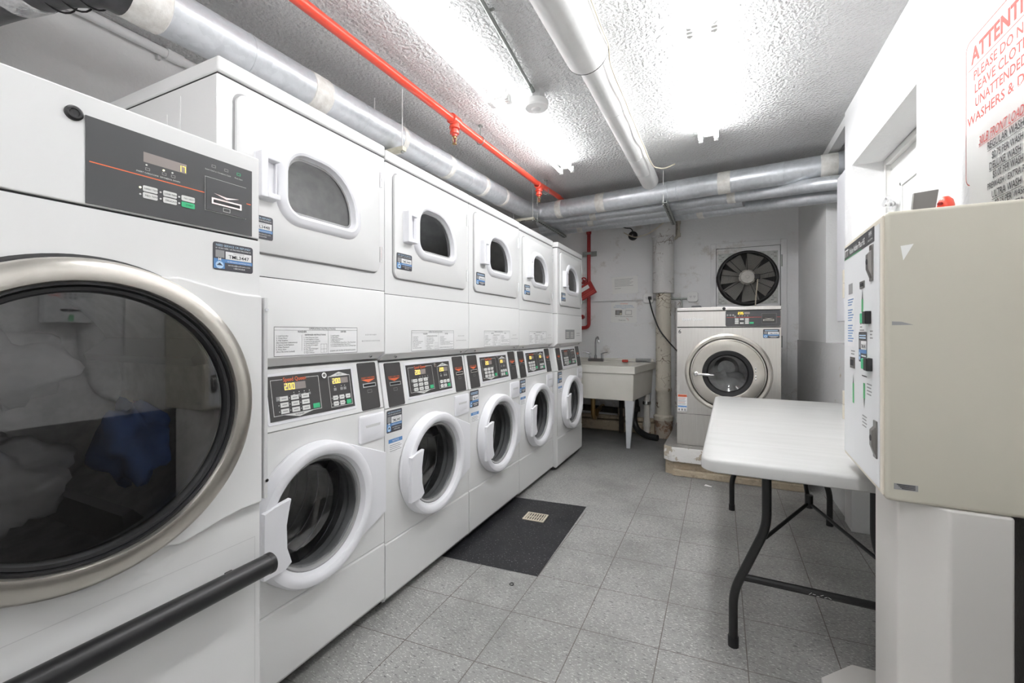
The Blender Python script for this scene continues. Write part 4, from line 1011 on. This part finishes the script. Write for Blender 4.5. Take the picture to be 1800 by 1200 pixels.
# ------------------------------------------------------------------ exhaust ducts
DXc = -1.69
def dz(y): return 2.235 + .028 * (y - .6)
dk = empty('exhaust_duct', (DXc, 2.0, 2.26)); tag(dk, 'long shiny galvanized duct running above the stacked dryers', 'duct')
L_ = lambda x_, y_, z_: (x_ - DXc, y_ - 2.0, z_ - 2.26)
m = MB(); m.tube([L_(DXc, .70, dz(.7)), L_(DXc, 3.55, dz(3.55)), L_(DXc + .01, 3.85, dz(3.85)), L_(-1.62, 4.0, 2.335), L_(-1.45, 4.0, 2.337)], .080, 'galvanized', 32, .16, 10); m.build('duct_run', dk)
m = MB(); m.lathe(L_(DXc, .715, dz(.715)), (0, 1, .028), [(.083, 0), (.085, .005), (.085, .10), (.081, .105)], 'tape', 28); m.build('tape_wrap', dk)
for y, w_ in ((1.38, .10), (1.985, .04), (2.47, .05), (2.95, .05), (3.30, .04)):
    m = MB(); m.lathe(L_(DXc, y, dz(y)), (0, 1, .028), [(.0805, 0), (.0825, .003), (.0825, w_ - .003), (.0805, w_)], 'tape', 28); m.build('tape_wrap', dk)
m = MB()
for y in (1.1, 1.7, 2.25, 2.75): m.lathe(L_(DXc, y, dz(y)), (0, 1, .028), [(.0802, 0), (.0822, .002), (.0822, .008), (.0802, .010)], 'galvanized', 28)
m.build('joint_bead', dk)
m = MB(); m.tube([L_(DXc, .74, dz(.74)), L_(DXc, .665, dz(.66)), L_(-1.80, .60, 2.237), L_(-2.05, .545, 2.235), L_(-2.22, .515, 2.232), L_(XL + .004, .515, 2.232)], .083, 'dark_duct', 28, .09, 10)
for t in range(3): m.torus(L_(-1.74 - .055 * t, .645 - .02 * t, 2.237), (1, .45, 0), .083, .0028, 'black_plastic', 28, 8)
el = tag(m.build('duct_elbow', dk), 'dark flexible elbow into the wall')
m = MB(); m.lathe(L_(-1.99, .558, 2.2355), (.25, .055, 0), [(.083, 0), (.086, .004), (.086, .09), (.083, .094)], 'foil', 24); m.build('foil_tape', el)
cd = empty('cross_duct', (-.4, 3.9, 2.335)); tag(cd, 'thick galvanized duct crossing the ceiling in front of the back wall', 'duct')
K_ = lambda x_, y_, z_: (x_ + .4, y_ - 3.9, z_ - 2.335)
P0, P1 = Vector(K_(-1.46, 4.0, 2.335)), Vector(K_(.95, 3.76, 2.340)); dv = (P1 - P0)
m = MB(); m.cyl(P0, P1, .0835, 'galvanized', 36); m.build('duct_run', cd, ang=60)
for t, w_ in ((.02, .06), (.185, .08), (.60, .09), (.875, .10)):
    q = P0 + dv * t; m = MB(); m.lathe(q, dv, [(.0840, 0), (.0856, .003), (.0856, w_ - .003), (.0840, w_)], 'tape', 32); m.build('tape_wrap', cd)
m = MB()
for t in (.07, .44, .47, .78): m.lathe(P0 + dv * t, dv, [(.0836, 0), (.0858, .002), (.0858, .010), (.0836, .012)], 'galvanized', 32)
m.build('joint_bead', cd)
small = [('narrow galvanized duct just behind the thick cross duct', [(-1.72, 4.26, 2.305), (-.45, 4.17, 2.300), (.40, 3.92, 2.245), (.62, 3.72, 2.20), (.95, 3.60, 2.16)], (.45, .80)),
         ('middle narrow galvanized duct behind the thick cross duct', [(-1.78, 4.47, 2.300), (-.40, 4.36, 2.298), (.18, 4.16, 2.262)], (.40,)),
         ('rearmost narrow galvanized duct, closest to the back wall', [(-1.84, 4.69, 2.298), (-.40, 4.56, 2.293), (.30, 4.18, 2.21), (.61, 3.90, 2.155), (.80, 3.80, 2.13), (1.1, 3.72, 2.12)], (.30, .66))]
for lb, pts, tp in small:
    m = MB(); o = m.tube(pts, .050, 'galvanized', 24, .14, 8).build('exhaust_duct'); tag(o, lb, 'duct', 'narrow ducts under the ceiling')
    for t in tp:
        i = 0 if t < .5 else 1; q0, q1 = Vector(pts[i]), Vector(pts[i + 1]); q = q0.lerp(q1, t if i == 0 else (t - .5) * 2)
        m = MB(); m.lathe(q, q1 - q0, [(.0504, 0), (.0520, .002), (.0520, .06), (.0504, .062)], 'tape', 24); m.build('tape_wrap', o)
def strut(x_, y0, y1, z, xr, label, rods):
    r = empty('strut_bracket', (x_, (y0 + y1) / 2, z)); tag(r, label, 'bracket', 'strut brackets under the ducts'); L = (y1 - y0) / 2
    m = MB(); m.box(-.020, .020, -L, L, -.012, -.008, 'zinc'); m.box(-.020, -.016, -L, L, -.008, .010, 'zinc'); m.box(.016, .020, -L, L, -.008, .010, 'zinc')
    for k in range(int(L * 2 / .05)):
        yk = -L + .03 + k * .05; m.box(-.007, .007, yk - .014, yk + .014, -.0125, -.0119, 'gap_dark')
    m.build('channel', r)
    for dx, dy in rods:
        m = MB(); m.tube([(dx, dy, 0), (dx, dy, CE - z)], .0035, 'fixture_white', 8); m.cyl((dx, dy, -.02), (dx, dy, -.008), .008, 'zinc', 8); m.build('threaded_rod', r)
strut(-1.585, 3.88, 4.72, 2.236, 0, 'dark slotted strut under the narrow ducts, beside the last dryer stack', ((0, -.40), (0, .40)))
strut(-.415, 3.80, 4.62, 2.234, 0, 'dark slotted strut under the ducts in front of the thick standpipe', ((-.012, -.385), (0, .38)))
for (y, sp, lb) in ((1.93, 1.0, 'cream bracket holding the duct over the second dryer stack'), (3.80, .9, 'cream bracket holding the duct at its far bend')):
    z = dz(y) - .088; r = empty('pipe_bracket', (DXc, y, z)); tag(r, lb, 'bracket', 'cream duct brackets')
    m = MB(); m.box(-.11, .115, -.016, .016, -.024, -.002, 'hanger_paint'); m.box(-.02, .02, -.008, .008, -.0246, -.0235, 'gap_dark'); m.build('channel', r, .002, 1)
    for dx in (-.10, .10):
        m = MB(); m.tube([(dx, 0, -.03), (dx, 0, CE - z)], .003, 'fixture_white', 8); m.cyl((dx, 0, -.034), (dx, 0, -.024), .008, 'zinc', 8); m.build('threaded_rod', r)
# insulated pipe
IP = empty('insulated_pipe', (-.555, 1.9, 2.40)); tag(IP, 'big white insulated pipe along the ceiling between the light rows', 'pipe')
m = MB(); m.cyl((0, -3.4, .0), (.02, .0, .0), .096, 'insulation_white', 36); m.build('thick_section', IP, ang=60)
m = MB(); m.cyl((.012, -.02, .022), (.02, 1.925, .025), .069, 'insulation_white', 32); m.build('thin_section', IP, ang=60)
m = MB(); m.torus((.02, .003, 0), (0, 1, 0), .0935, .0035, 'rubber', 48, 8); m.build('end_ring', IP)
m = MB()
for y in (-1.2, .55, 1.25, 1.6): m.torus((.016 if y > 0 else .01, y, .0235 if y > 0 else 0), (0, 1, 0), .0695 if y > 0 else .0965, .0012, 'grey_plastic', 40, 6)
m.build('jacket_seam', IP)
m = MB(); rnd = random.Random(4); pts = []
for k in range(26):
    y = -.9 + k * .125; q = .098 if y < 2.2 and y + 0 < 0 else .073
    a = .25 + rnd.uniform(-.05, .05); pts.append((-.53 + (q + .004) * math.cos(a), 1.9 + y, 2.385 + (q + .004) * math.sin(a) - .02 + rnd.uniform(-.006, .006)))
pts = [p for p in pts if p[1] < 3.35] + [(-.445, 3.40, 2.385), (-.38, 3.44, 2.375), (-.30, 3.42, 2.392)]
m.tube(pts, .0042, 'cable_cream', 6, .03, 3); tag(m.build('loose_cable'), 'thin cream cable tied along the white insulated pipe', 'cable')
# smoke detector and its conduit
SD = empty('smoke_detector', (-.93, 2.27, CE)); tag(SD, 'round white smoke detector on a ceiling box beside the left light row', 'smoke detector')
m = MB(); m.lathe((0, 0, 0), (0, 0, -1), [(.050, 0), (.052, .045), (.052, .05)], 'grey_plastic', 8, False, True); m.build('ceiling_box', SD)
m = MB(); m.lathe((0, 0, -.050), (0, 0, -1), [(.060, 0), (.067, .004), (.069, .018), (.067, .034), (.060, .042), (.026, .046), (.024, .052), (.016, .056), (.0005, .057)], 'fixture_white', 36); m.build('detector_head', SD)
m = MB(); m.tube([(-.60, YF, 2.488), (-.72, .1, 2.488), (-.93, 2.225, 2.482)], .009, 'zinc', 10); m.cyl((-.9245, 2.17, 2.482), (-.93, 2.225, 2.482), .013, 'zinc', 12)
for y, xc in ((.6, -.770), (1.6, -.868)): m.box(xc - .022, xc + .022, y, y + .012, 2.494, 2.5, 'zinc')
tag(m.build('metal_conduit'), 'thin grey metal conduit across the ceiling to the smoke detector', 'conduit')
m = MB(); m.tube([(XL + .028, -.9, 2.478), (XL + .028, 3.2, 2.478)], .021, 'wall_bright', 14); m.cyl((XL + .028, 1.17, 2.478), (XL + .028, 1.24, 2.478), .026, 'wall_bright', 14)
m.box(XL, XL + .02, 1.14, 1.155, 2.44, 2.49, 'grey_plastic')
tag(m.build('corner_pipe'), 'white painted pipe along the top of the wall behind the dryers', 'pipe')

# ------------------------------------------------------------------ back wall things (front = local +x -> world -y)
def onwall(name, x_, z_, label, cat, group=None, d=0):
    r = empty(name, (x_, YB - d, z_), -PI / 2); return tag(r, label, cat, group)
AP = onwall('access_door', .26, 0, 'grey-white painted access door frame around the exhaust fan', 'access door')
m = MB()
y0, y1, z0, z1 = -.355, .355, .70, 2.11
for a, b, c, e in ((y0, y0 + .055, z0, z1), (y1 - .055, y1, z0, z1), (y0 + .055, y1 - .055, z1 - .055, z1)): m.box(.0, .022, a, b, c, e, 'back_wall_paint')
m.build('frame', AP, .004, 2)
m = MB(); m.box(.0, .012, y0 + .059, y1 - .059, z0, z1 - .059, 'back_wall_paint'); m.box(0, .003, y0 + .05, y1 - .05, z0, z1 - .05, 'gap_dark'); m.build('door_leaf', AP, .003, 1)
for z in (1.83, 1.0):
    m = MB(); m.cyl((.020, y1 - .050, z), (.020, y1 - .050, z + .12), .010, 'zinc', 10); m.build('hinge', AP)
FN = onwall('exhaust_fan', .255, 1.725, 'round black guarded exhaust fan mounted above the steel washer', 'fan')
m = MB(); m.box(.0125, .017, -.280, .280, -.272, .272, 'plate_galv')
for sy in (-1, 1):
    for sz in (-1, 1):
        for k in range(7):
            rr2 = .036 * (1 + k * .3); m.lathe((.017, sy * (.262 - .013 * (k % 4)), sz * (.254 - .020 * (k // 2)) ), (1, 0, 0), [(.004, 0), (.004, .001)], 'ink', 8, False, True)
m.build('mounting_plate', FN)
m = MB(); m.lathe((0, 0, 0), (1, 0, 0), [(.292, .017), (.290, .022), (.276, .030), (.270, .07), (.266, .085), (.258, .085), (.256, .03), (.256, .018)], 'fan_black', 72); m.build('shroud', FN)
m = MB(); m.lathe((.018, 0, 0), (1, 0, 0), [(.256, .0), (.0005, .0005)], 'gap_dark', 48); m.build('shaft_opening', FN)
for k in range(7):
    a = 2 * PI * k / 7 + .35; c_, s_ = math.cos(a), math.sin(a); vs = []
    for q, wq, tw in ((.06, .035, .020), (.12, .055, .018), (.18, .070, .016), (.245, .082, .014)):
        for t in (-1, 1):
            vs.append((.045 + t * tw, q * c_ - t * wq * s_, q * s_ + t * wq * c_))
    m = MB(); m.add(vs, [(2 * i, 2 * i + 1, 2 * i + 3, 2 * i + 2) for i in range(3)], 'fan_blade'); m.add([(p[0] - .003, p[1], p[2]) for p in vs], [(2 * i + 2, 2 * i + 3, 2 * i + 1, 2 * i) for i in range(3)], 'fan_blade'); m.build('blade', FN)
m = MB()
for k in range(17): m.torus((.088, 0, 0), (1, 0, 0), .074 + .0115 * k, .0013, 'fan_black', 56, 4)
for k in range(9):
    a = 2 * PI * k / 9 + .2; m.tube([(.0895, .06 * math.cos(a), .06 * math.sin(a)), (.0895, .264 * math.cos(a), .264 * math.sin(a))], .003, 'fan_black', 6)
tag(m.build('wire_guard', FN), 'black wire guard')
m = MB(); m.lathe((.05, 0, .003), (1, 0, 0), [(.080, 0), (.080, .035), (.066, .05), (.066, .065), (.062, .072), (.018, .073), (.016, .076), (.008, .076)], 'hub_grey', 36, False, True)
for k in range(6):
    a = k * PI / 3 + .5; m.lathe((.122, .050 * math.cos(a), .003 + .050 * math.sin(a)), (1, 0, 0), [(.0045, 0), (.0045, .003)], 'zinc', 8, False, True)
m.build('motor_hub', FN)
m = MB(); m.box(.086, .112, .062, .112, -.022, .030, 'fan_black'); m.build('terminal_box', FN, .004, 2)
m = MB(); m.tube([(.100, .094, -.015), (.115, .090, -.06), (.112, .075, -.20), (.11, .068, -.40), (.04, .06, -.60)], .006, 'cable_cream', 8, .06); tag(m.build('motor_cable', FN), 'cream cable')

RP = onwall('fire_standpipe', -1.43, 0, 'dark red standpipe coming down the back wall beside the last dryer stack', 'pipe', None, .0)
m = MB(); m.tube([(.085, 0, 2.46), (.085, 0, 1.215), (.085, -.10, 1.205), (.085, -.50, 1.205)], .022, 'red_dark', 14, .05); m.lathe((.085, 0, 2.33), (0, 0, 1), [(.022, 0), (.03, .01), (.034, .10), (.03, .12), (.022, .13)], 'red_dark', 14); m.build('pipe_run', RP)
m = MB(); m.box(.001, .05, -.02, .02, 2.09, 2.11, 'zinc'); m.box(.05, .058, -.086, .090, 2.07, 2.13, 'zinc'); m.box(.104, .112, -.04, .04, 2.085, 2.115, 'zinc'); m.build('pipe_clamp', RP, .002, 1)
m = MB(); m.cyl((.085, -.075, 1.765), (.085, .02, 1.74), .020, 'red_dark', 12); m.torus((.12, -.055, 1.775), (1, 0, 0), .034, .009, 'red_dark', 24, 8); m.cyl((.085, -.055, 1.775), (.13, -.055, 1.775), .012, 'red_dark', 12)
for k in range(3): m.tube([(.12, -.055, 1.775), (.12, -.055 + .033 * math.cos(k * 2.1), 1.775 + .033 * math.sin(k * 2.1))], .005, 'red_dark', 6)
m.build('hand_valve', RP)
TS = empty('valve_tag', (-1.452, YB - .150, 1.640), -PI / 2); TS.rotation_euler = (-.0, -.0, -PI / 2); tag(TS, 'tilted red and white valve sign hanging on the red standpipe', 'sign')
Tt = Matrix.Rotation(.50, 4, 'X')
m = MB(Tt); m.box(0, .028, -.118, .118, -.080, .080, 'red_dark'); m.quad(-.085, .070, .008, .052, .0286, 'paper'); m.quad(-.105, .105, -.047, -.036, .0286, 'red_soft'); m.quad(-.105, .105, -.066, -.054, .0286, 'red_soft')
m.txt('OPEN', .0, -.026, .026, 'red_soft', .0288, 'c'); m.build('plate', TS, .004, 2)
m = MB(); m.cyl((.06, -.10, 1.342), (.002, -.10, 1.342), .028, 'red_dark', 14); RPk = m.build('drain_cap', RP)

def paper(name, x_, z_, w_, h_, rot, label, fn):
    r = empty(name, (x_, YB, z_), -PI / 2); tag(r, label, 'paper notice'); T = Matrix.Rotation(rot, 4, 'X')
    m = MB(T); m.box(.001, .0025, -w_ / 2, w_ / 2, -h_ / 2, h_ / 2, 'paper'); m.build('sheet', r); m = MB(T); fn(m); m.build('print', r)
    m = MB(T)
    for sy in (-1, 1):
        for sz in (-1, 1): m.box(.0026, .004, sy * w_ / 2 - .010, sy * w_ / 2 + .010, sz * h_ / 2 - .008, sz * h_ / 2 + .008, 'clear_film')
    m.build('tape', r)
def pr1(m):
    for k in range(7): m.quad(-.118, .10 - .02 * (k % 3), .070 - k * .0135, .0735 - k * .0135, .003, 'ink_grey')
    m.quad(-.118, -.045, -.037, -.033, .003, 'ink_grey')
paper('paper_notice', -1.020, 1.712, .30, .20, .035, 'faded white paper notice taped above the wall conduit', pr1)
def pr2(m):
    m.txt('ATTENTION', 0, .098, .011, 'orange', .003, 'c'); m.txt('Customers of this building', 0, .076, .012, 'sticker_blue', .003, 'c', .20); m.txt('Please report if there is trouble with your machine', 0, .058, .010, 'sticker_blue', .003, 'c', .24); m.txt('Thank You', 0, .042, .009, 'sticker_blue', .003, 'c')
    m.quad(-.100, -.020, -.030, .028, .003, 'gunmetal'); m.quad(-.085, -.050, -.022, .018, .0034, 'ink_grey'); m.quad(-.045, -.025, -.026, -.006, .0034, 'cable_cream'); m.quad(.020, .092, -.026, .026, .003, 'ink_grey'); m.quad(.024, .088, -.022, .022, .0034, 'paper')
    m.txt('Please keep this area clean', 0, -.050, .010, 'ink', .003, 'c', .20); m.txt('Thank you', -.02, -.096, .011, 'ink', .003, 'c', .08); m.tube([(.003, .03, -.068), (.003, .05, -.076), (.003, .055, -.095)], .0018, 'red_print', 5)
paper('paper_notice', -1.030, 1.388, .30, .235, -.02, 'printed notice with two small pictures taped below the wall conduit', pr2)
def outlet(x_, z_, label):
    r = onwall('outlet_box', x_, z_, label, 'outlet', 'metal outlet boxes on the back wall'); o_ = [(-.055, -.038), (-.038, -.055), (.038, -.055), (.055, -.038), (.055, .038), (.038, .055), (-.038, .055), (-.055, .038)]
    m = MB(); m.lx([(o_, 0), (o_, .044), ([(a * .96, b * .96) for a, b in o_], .048)], 'fixture_white', False, True); m.build('box', r)
    m = MB()
    for sy in (-.019, .019):
        m.lathe((.048, sy, 0), (1, 0, 0), [(.0165, 0), (.0165, .003)], 'print_white', 18, False, True)
        for a, b in ((-.006, .006), (.006, .006), (0, -.007)): m.quad(sy + a - .0015, sy + a + .0015, b - .004, b + .004, .0515, 'ink')
    m.build('socket', r)
outlet(-.745, 1.545, 'metal outlet box with a black plug, left of the thick standpipe')
outlet(-.275, 1.545, 'empty metal outlet box above the corner of the steel washer')
m = MB(); m.tube([(-1.9, YB - .016, 1.532), (-.80, YB - .016, 1.532)], .011, 'back_wall_paint', 10); m.cyl((-1.17, YB - .016, 1.532), (-1.12, YB - .016, 1.532), .015, 'back_wall_paint', 12); m.tube([(-.69, YB - .016, 1.532), (-.33, YB - .016, 1.532)], .011, 'zinc', 10); m.tube([(-.39, YB - .016, 1.532), (-.39, YB - .016, 1.2)], .011, 'zinc', 10)
tag(m.build('wall_conduit'), 'painted conduit running along the back wall between the outlet boxes', 'conduit')
m = MB(); m.box(-.742, -.708, YB - .085, YB - .052, 1.528, 1.562, 'cable_black') ; m.tube([(-.725, YB - .085, 1.545), (-.722, YB - .12, 1.52), (-.68, YB - .20, 1.38), (-.60, YB - .27, 1.18), (-.48, YB - .29, 1.03), (-.36, 4.72, .93), (-.335, 4.6, .90)], .0075, 'cable_black', 8, .08)
tag(m.build('power_cord', ang=50), 'black power cord hanging from the outlet to the steel washer', 'cord')
SB = onwall('alarm_sounder', -.922, 2.282, 'small round black sounder with a wire under the ducts', 'sounder')
m = MB(); m.lathe((0, 0, 0), (1, 0, 0), [(.052, 0), (.054, .02), (.048, .036), (.034, .044), (.016, .042), (.0005, .044)], 'black_plastic', 28)
m.box(.043, .047, -.012, .012, -.003, .003, 'ink_grey'); m.box(.043, .047, -.003, .003, -.012, .012, 'ink_grey'); m.build('body', SB)
m = MB(); m.tube([(.02, .0, .05), (.015, -.02, .09), (.012, -.09, .10), (.012, -.14, .13), (.012, -.16, .19)], .006, 'cable_black', 8, .03); m.build('wire', SB)
m = MB(); m.tube([(-1.02, 5.2, 2.32), (-.9, 5.2, 2.25), (-.72, 5.0, 2.235), (-.60, 4.95, 2.29), (-.50, 4.90, 2.36), (-.47, 4.9, 2.5)], .006, 'cable_cream', 8, .08); tag(m.build('ceiling_wire'), 'drooping cream wire in front of the thick standpipe under the ducts', 'wire')

# ------------------------------------------------------------------ right wall: signs, cover box (front = local +x -> world -x)
def onright(name, y_, z_, label, cat):
    r = empty(name, (XR, y_, z_), PI); return tag(r, label, cat)
S1 = onright('wall_sign', 1.832, 1.60, 'white sign with red capital letters headed ATTENTION on the right wall', 'sign')
SW, SH = .435, .446
m = MB(); m.lx([(rr(0, SW, 0, SH, .03, 5), .0005), (rr(0, SW, 0, SH, .03, 5), .003)], 'paper', False, True); bd = m.build('board', S1)
m = MB(); x = .0034
o1, o2 = rr(.004, SW - .004, .004, SH - .004, .028, 5), rr(.007, SW - .007, .007, SH - .007, .026, 5); m.fronthole(o1, o2, x, 'red_soft'); m.quad(.02, SW - .02, .352, .3545, x, 'red_soft')
m.txt('ATTENTION', .036, .366, .046, 'red_soft', x, 'l', .352, .035, .0)
for t, yy, z, wd in (('PLEASE DO NOT', .052, .312, .296), ('LEAVE CLOTHES', .057, .271, .296), ('UNATTENDED IN', .060, .229, .292), ('WASHERS & DRYERS', .014, .185, .402)): m.txt(t, yy, z, .0275, 'red_soft', x, 'l', wd, .014)
m.build('lettering', S1)
S2 = onright('price_sign', 1.875, 1.48, 'price list in a clear sleeve below the red ATTENTION sign', 'sign')
S2.rotation_euler = (0, 0, PI)
m = MB(Matrix.Rotation(-.02, 4, 'X')); m.add([(.004, .075, 0.0), (.004, .42, 0.0), (.004, .42, .270), (.006, .068, .247), (.006, .075, .13)], [(0, 1, 2, 3, 4)], 'paper'); m.build('sheet', S2)
m = MB(); m.add([(.0085, .035, -.05), (.0085, .445, -.05), (.0085, .445, .306), (.016, 0, .292), (.012, .02, .12)], [(0, 1, 2, 3, 4)], 'clear_film'); m.build('sleeve', S2)
m = MB(); x = .0072
rows = (('30LB FRONT LOAD', .132, .224, .026, 'red_print', .212), ('REGULAR WASH', .178, .194, .021, 'ink', .165), ('$2.75 PER WASH', .200, .162, .020, 'ink', .140), ('DELUXE WASH', .188, .134, .020, 'ink', .143), ('$3.00 PER WASH', .205, .106, .020, 'ink', .135), ('PREWASH / EXTRA RINSE', .178, .080, .018, 'ink', .205), ('ULTRA WASH', .200, .052, .020, 'ink', .132), ('$3.25 PER WASH', .215, .026, .018, 'ink', .135), ('PREWASH / EXTRA RINSE', .188, .002, .018, 'ink', .205))
for i, (t, yy, z, h_, mt, wd) in enumerate(rows):
    m.txt(t, yy, z, h_, mt, x, 'l', wd, .006, .25 if mt == 'red_print' else 0)
    if i in (0, 1, 3, 6): m.quad(yy, yy + wd, z - .005, z - .0035, x, mt)
m.build('price_lines', S2)
m = MB(); m.loft([[(a, b, z) for a, b in ((.692, 3.302), (.765, 3.302), (.765, 3.50), (.70, 3.515), (.692, 3.51))] for z in (1.225, 2.12, 2.16)], 'white_plastic', True, True)
tag(m.build('cable_cover', bevel=.015, seg=3), 'tall white plastic cover box on the wall edge below the ducts', 'cover box')
# things on the right wall beside the viewer, seen mirrored in the large dryer door
VB = onright('card_dispenser', 1.03, 1.20, 'small white card dispenser on the right wall, mirrored in the dryer door', 'card dispenser')
m = MB(); m.box(0, .05, 0, .18, 0, .30, 'kiosk_white'); vb = m.build('housing', VB, .006, 2)
m = MB(); m.box(.05, .053, .055, .125, .055, .064, 'ink'); m.quad(.080, .098, .010, .038, .0506, 'green_print')
for k in range(6):
    m.quad(.015, .055, .12 + k * .012, .125 + k * .012, .0506, 'ink_grey'); m.quad(.125, .165, .12 + k * .012, .125 + k * .012, .0506, 'red_print' if k < 2 else 'ink_grey')
for c in (.075, .092, .109):
    for k in range(8): m.quad(c - .005, c + .005, .11 + k * .016, .120 + k * .016, .0506, 'ink')
m.build('printed_panel', vb)
m = MB(); m.tube([(XR - .012, .985, 1.20), (XR - .012, .985, 1.05), (XR - .012, 1.04, .87), (XR - .02, 1.12, .82)], .010, 'grey_plastic', 10, .10); tag(m.build('flexible_conduit'), 'grey flexible conduit from the card dispenser to a junction box', 'conduit')
m = MB(); m.lx([([(a, b) for a, b in rr(-.05, .05, -.05, .05, .02, 2)], 0), ([(a, b) for a, b in rr(-.05, .05, -.05, .05, .02, 2)], .045)], 'fixture_white', False, True)
jb = m.build('junction_box', loc=(XR, 1.17, .82), rotz=PI); tag(jb, 'octagonal white junction box low on the right wall beside the pedestal', 'junction box')
m = MB(); m.box(XR - .022, XR, 1.155, 1.185, .87, 2.4, 'fixture_white'); tag(m.build('cable_raceway', bevel=.002), 'white vertical cable raceway above the junction box', 'raceway')

# ------------------------------------------------------------------ floor things
FD = empty('floor_drain', (-1.042, 2.535, 0), .06); tag(FD, 'square tan floor drain grate in the black tiles', 'drain')
m = MB()
for a, b, c, e in ((-.068, .068, -.058, -.046), (-.068, .068, .046, .058), (-.068, -.056, -.046, .046), (.056, .068, -.046, .046)): m.box(a, b, c, e, .0012, .006, 'cable_cream')
m.build('frame', FD, .001, 1)
m = MB(); m.box(-.056, .056, -.046, .046, .0012, .0022, 'gap_dark')
for k in range(7): m.box(-.052 + k * .0158, -.044 + k * .0158, -.046, .046, .002, .005, 'cable_cream')
m.box(-.056, .056, -.003, .003, .002, .005, 'cable_cream'); m.build('grate', FD)
m = MB(); m.add([(-.11, 3.60, .002), (-.06, 3.585, .004), (-.055, 3.605, .003), (-.10, 3.625, .006)], [(0, 1, 2, 3)], 'paper'); tag(m.build('paper_scrap'), 'tiny white paper scrap on the floor in front of the plinth', 'paper scrap')
m = MB(); m.torus((-.865, 1.815, .003), (0, 0, 1), .009, .002, 'black_plastic', 20, 6); tag(m.build('rubber_ring'), 'small black rubber ring lying on the grey floor tiles', 'ring')

# ------------------------------------------------------------------ camera, world, view
cam = bpy.data.cameras.new('camera'); co = bpy.data.objects.new('camera', cam); COL.objects.link(co)
cam.sensor_width = 36; cam.lens = 770 / 1800 * 36; cam.shift_y = -17 / 1800; cam.clip_start = .02
co.location = (0, 0, 1.16); co.rotation_euler = (PI / 2, 0, math.atan(366 / 770))
sc.camera = co
wd = bpy.data.worlds.new('world'); sc.world = wd; wd.use_nodes = True
wd.node_tree.nodes['Background'].inputs[0].default_value = (.8, .85, 1, 1); wd.node_tree.nodes['Background'].inputs[1].default_value = .1
sc.view_settings.view_transform = 'Standard'; sc.view_settings.look = 'None'; sc.view_settings.gamma = 1; sc.view_settings.use_curve_mapping = False
sc.view_settings.exposure = 1.25
sc.cycles.use_denoising = True
sc.cycles.max_bounces = 12; sc.cycles.diffuse_bounces = 6; sc.cycles.transparent_max_bounces = 16
sc.cycles.sample_clamp_indirect = 6
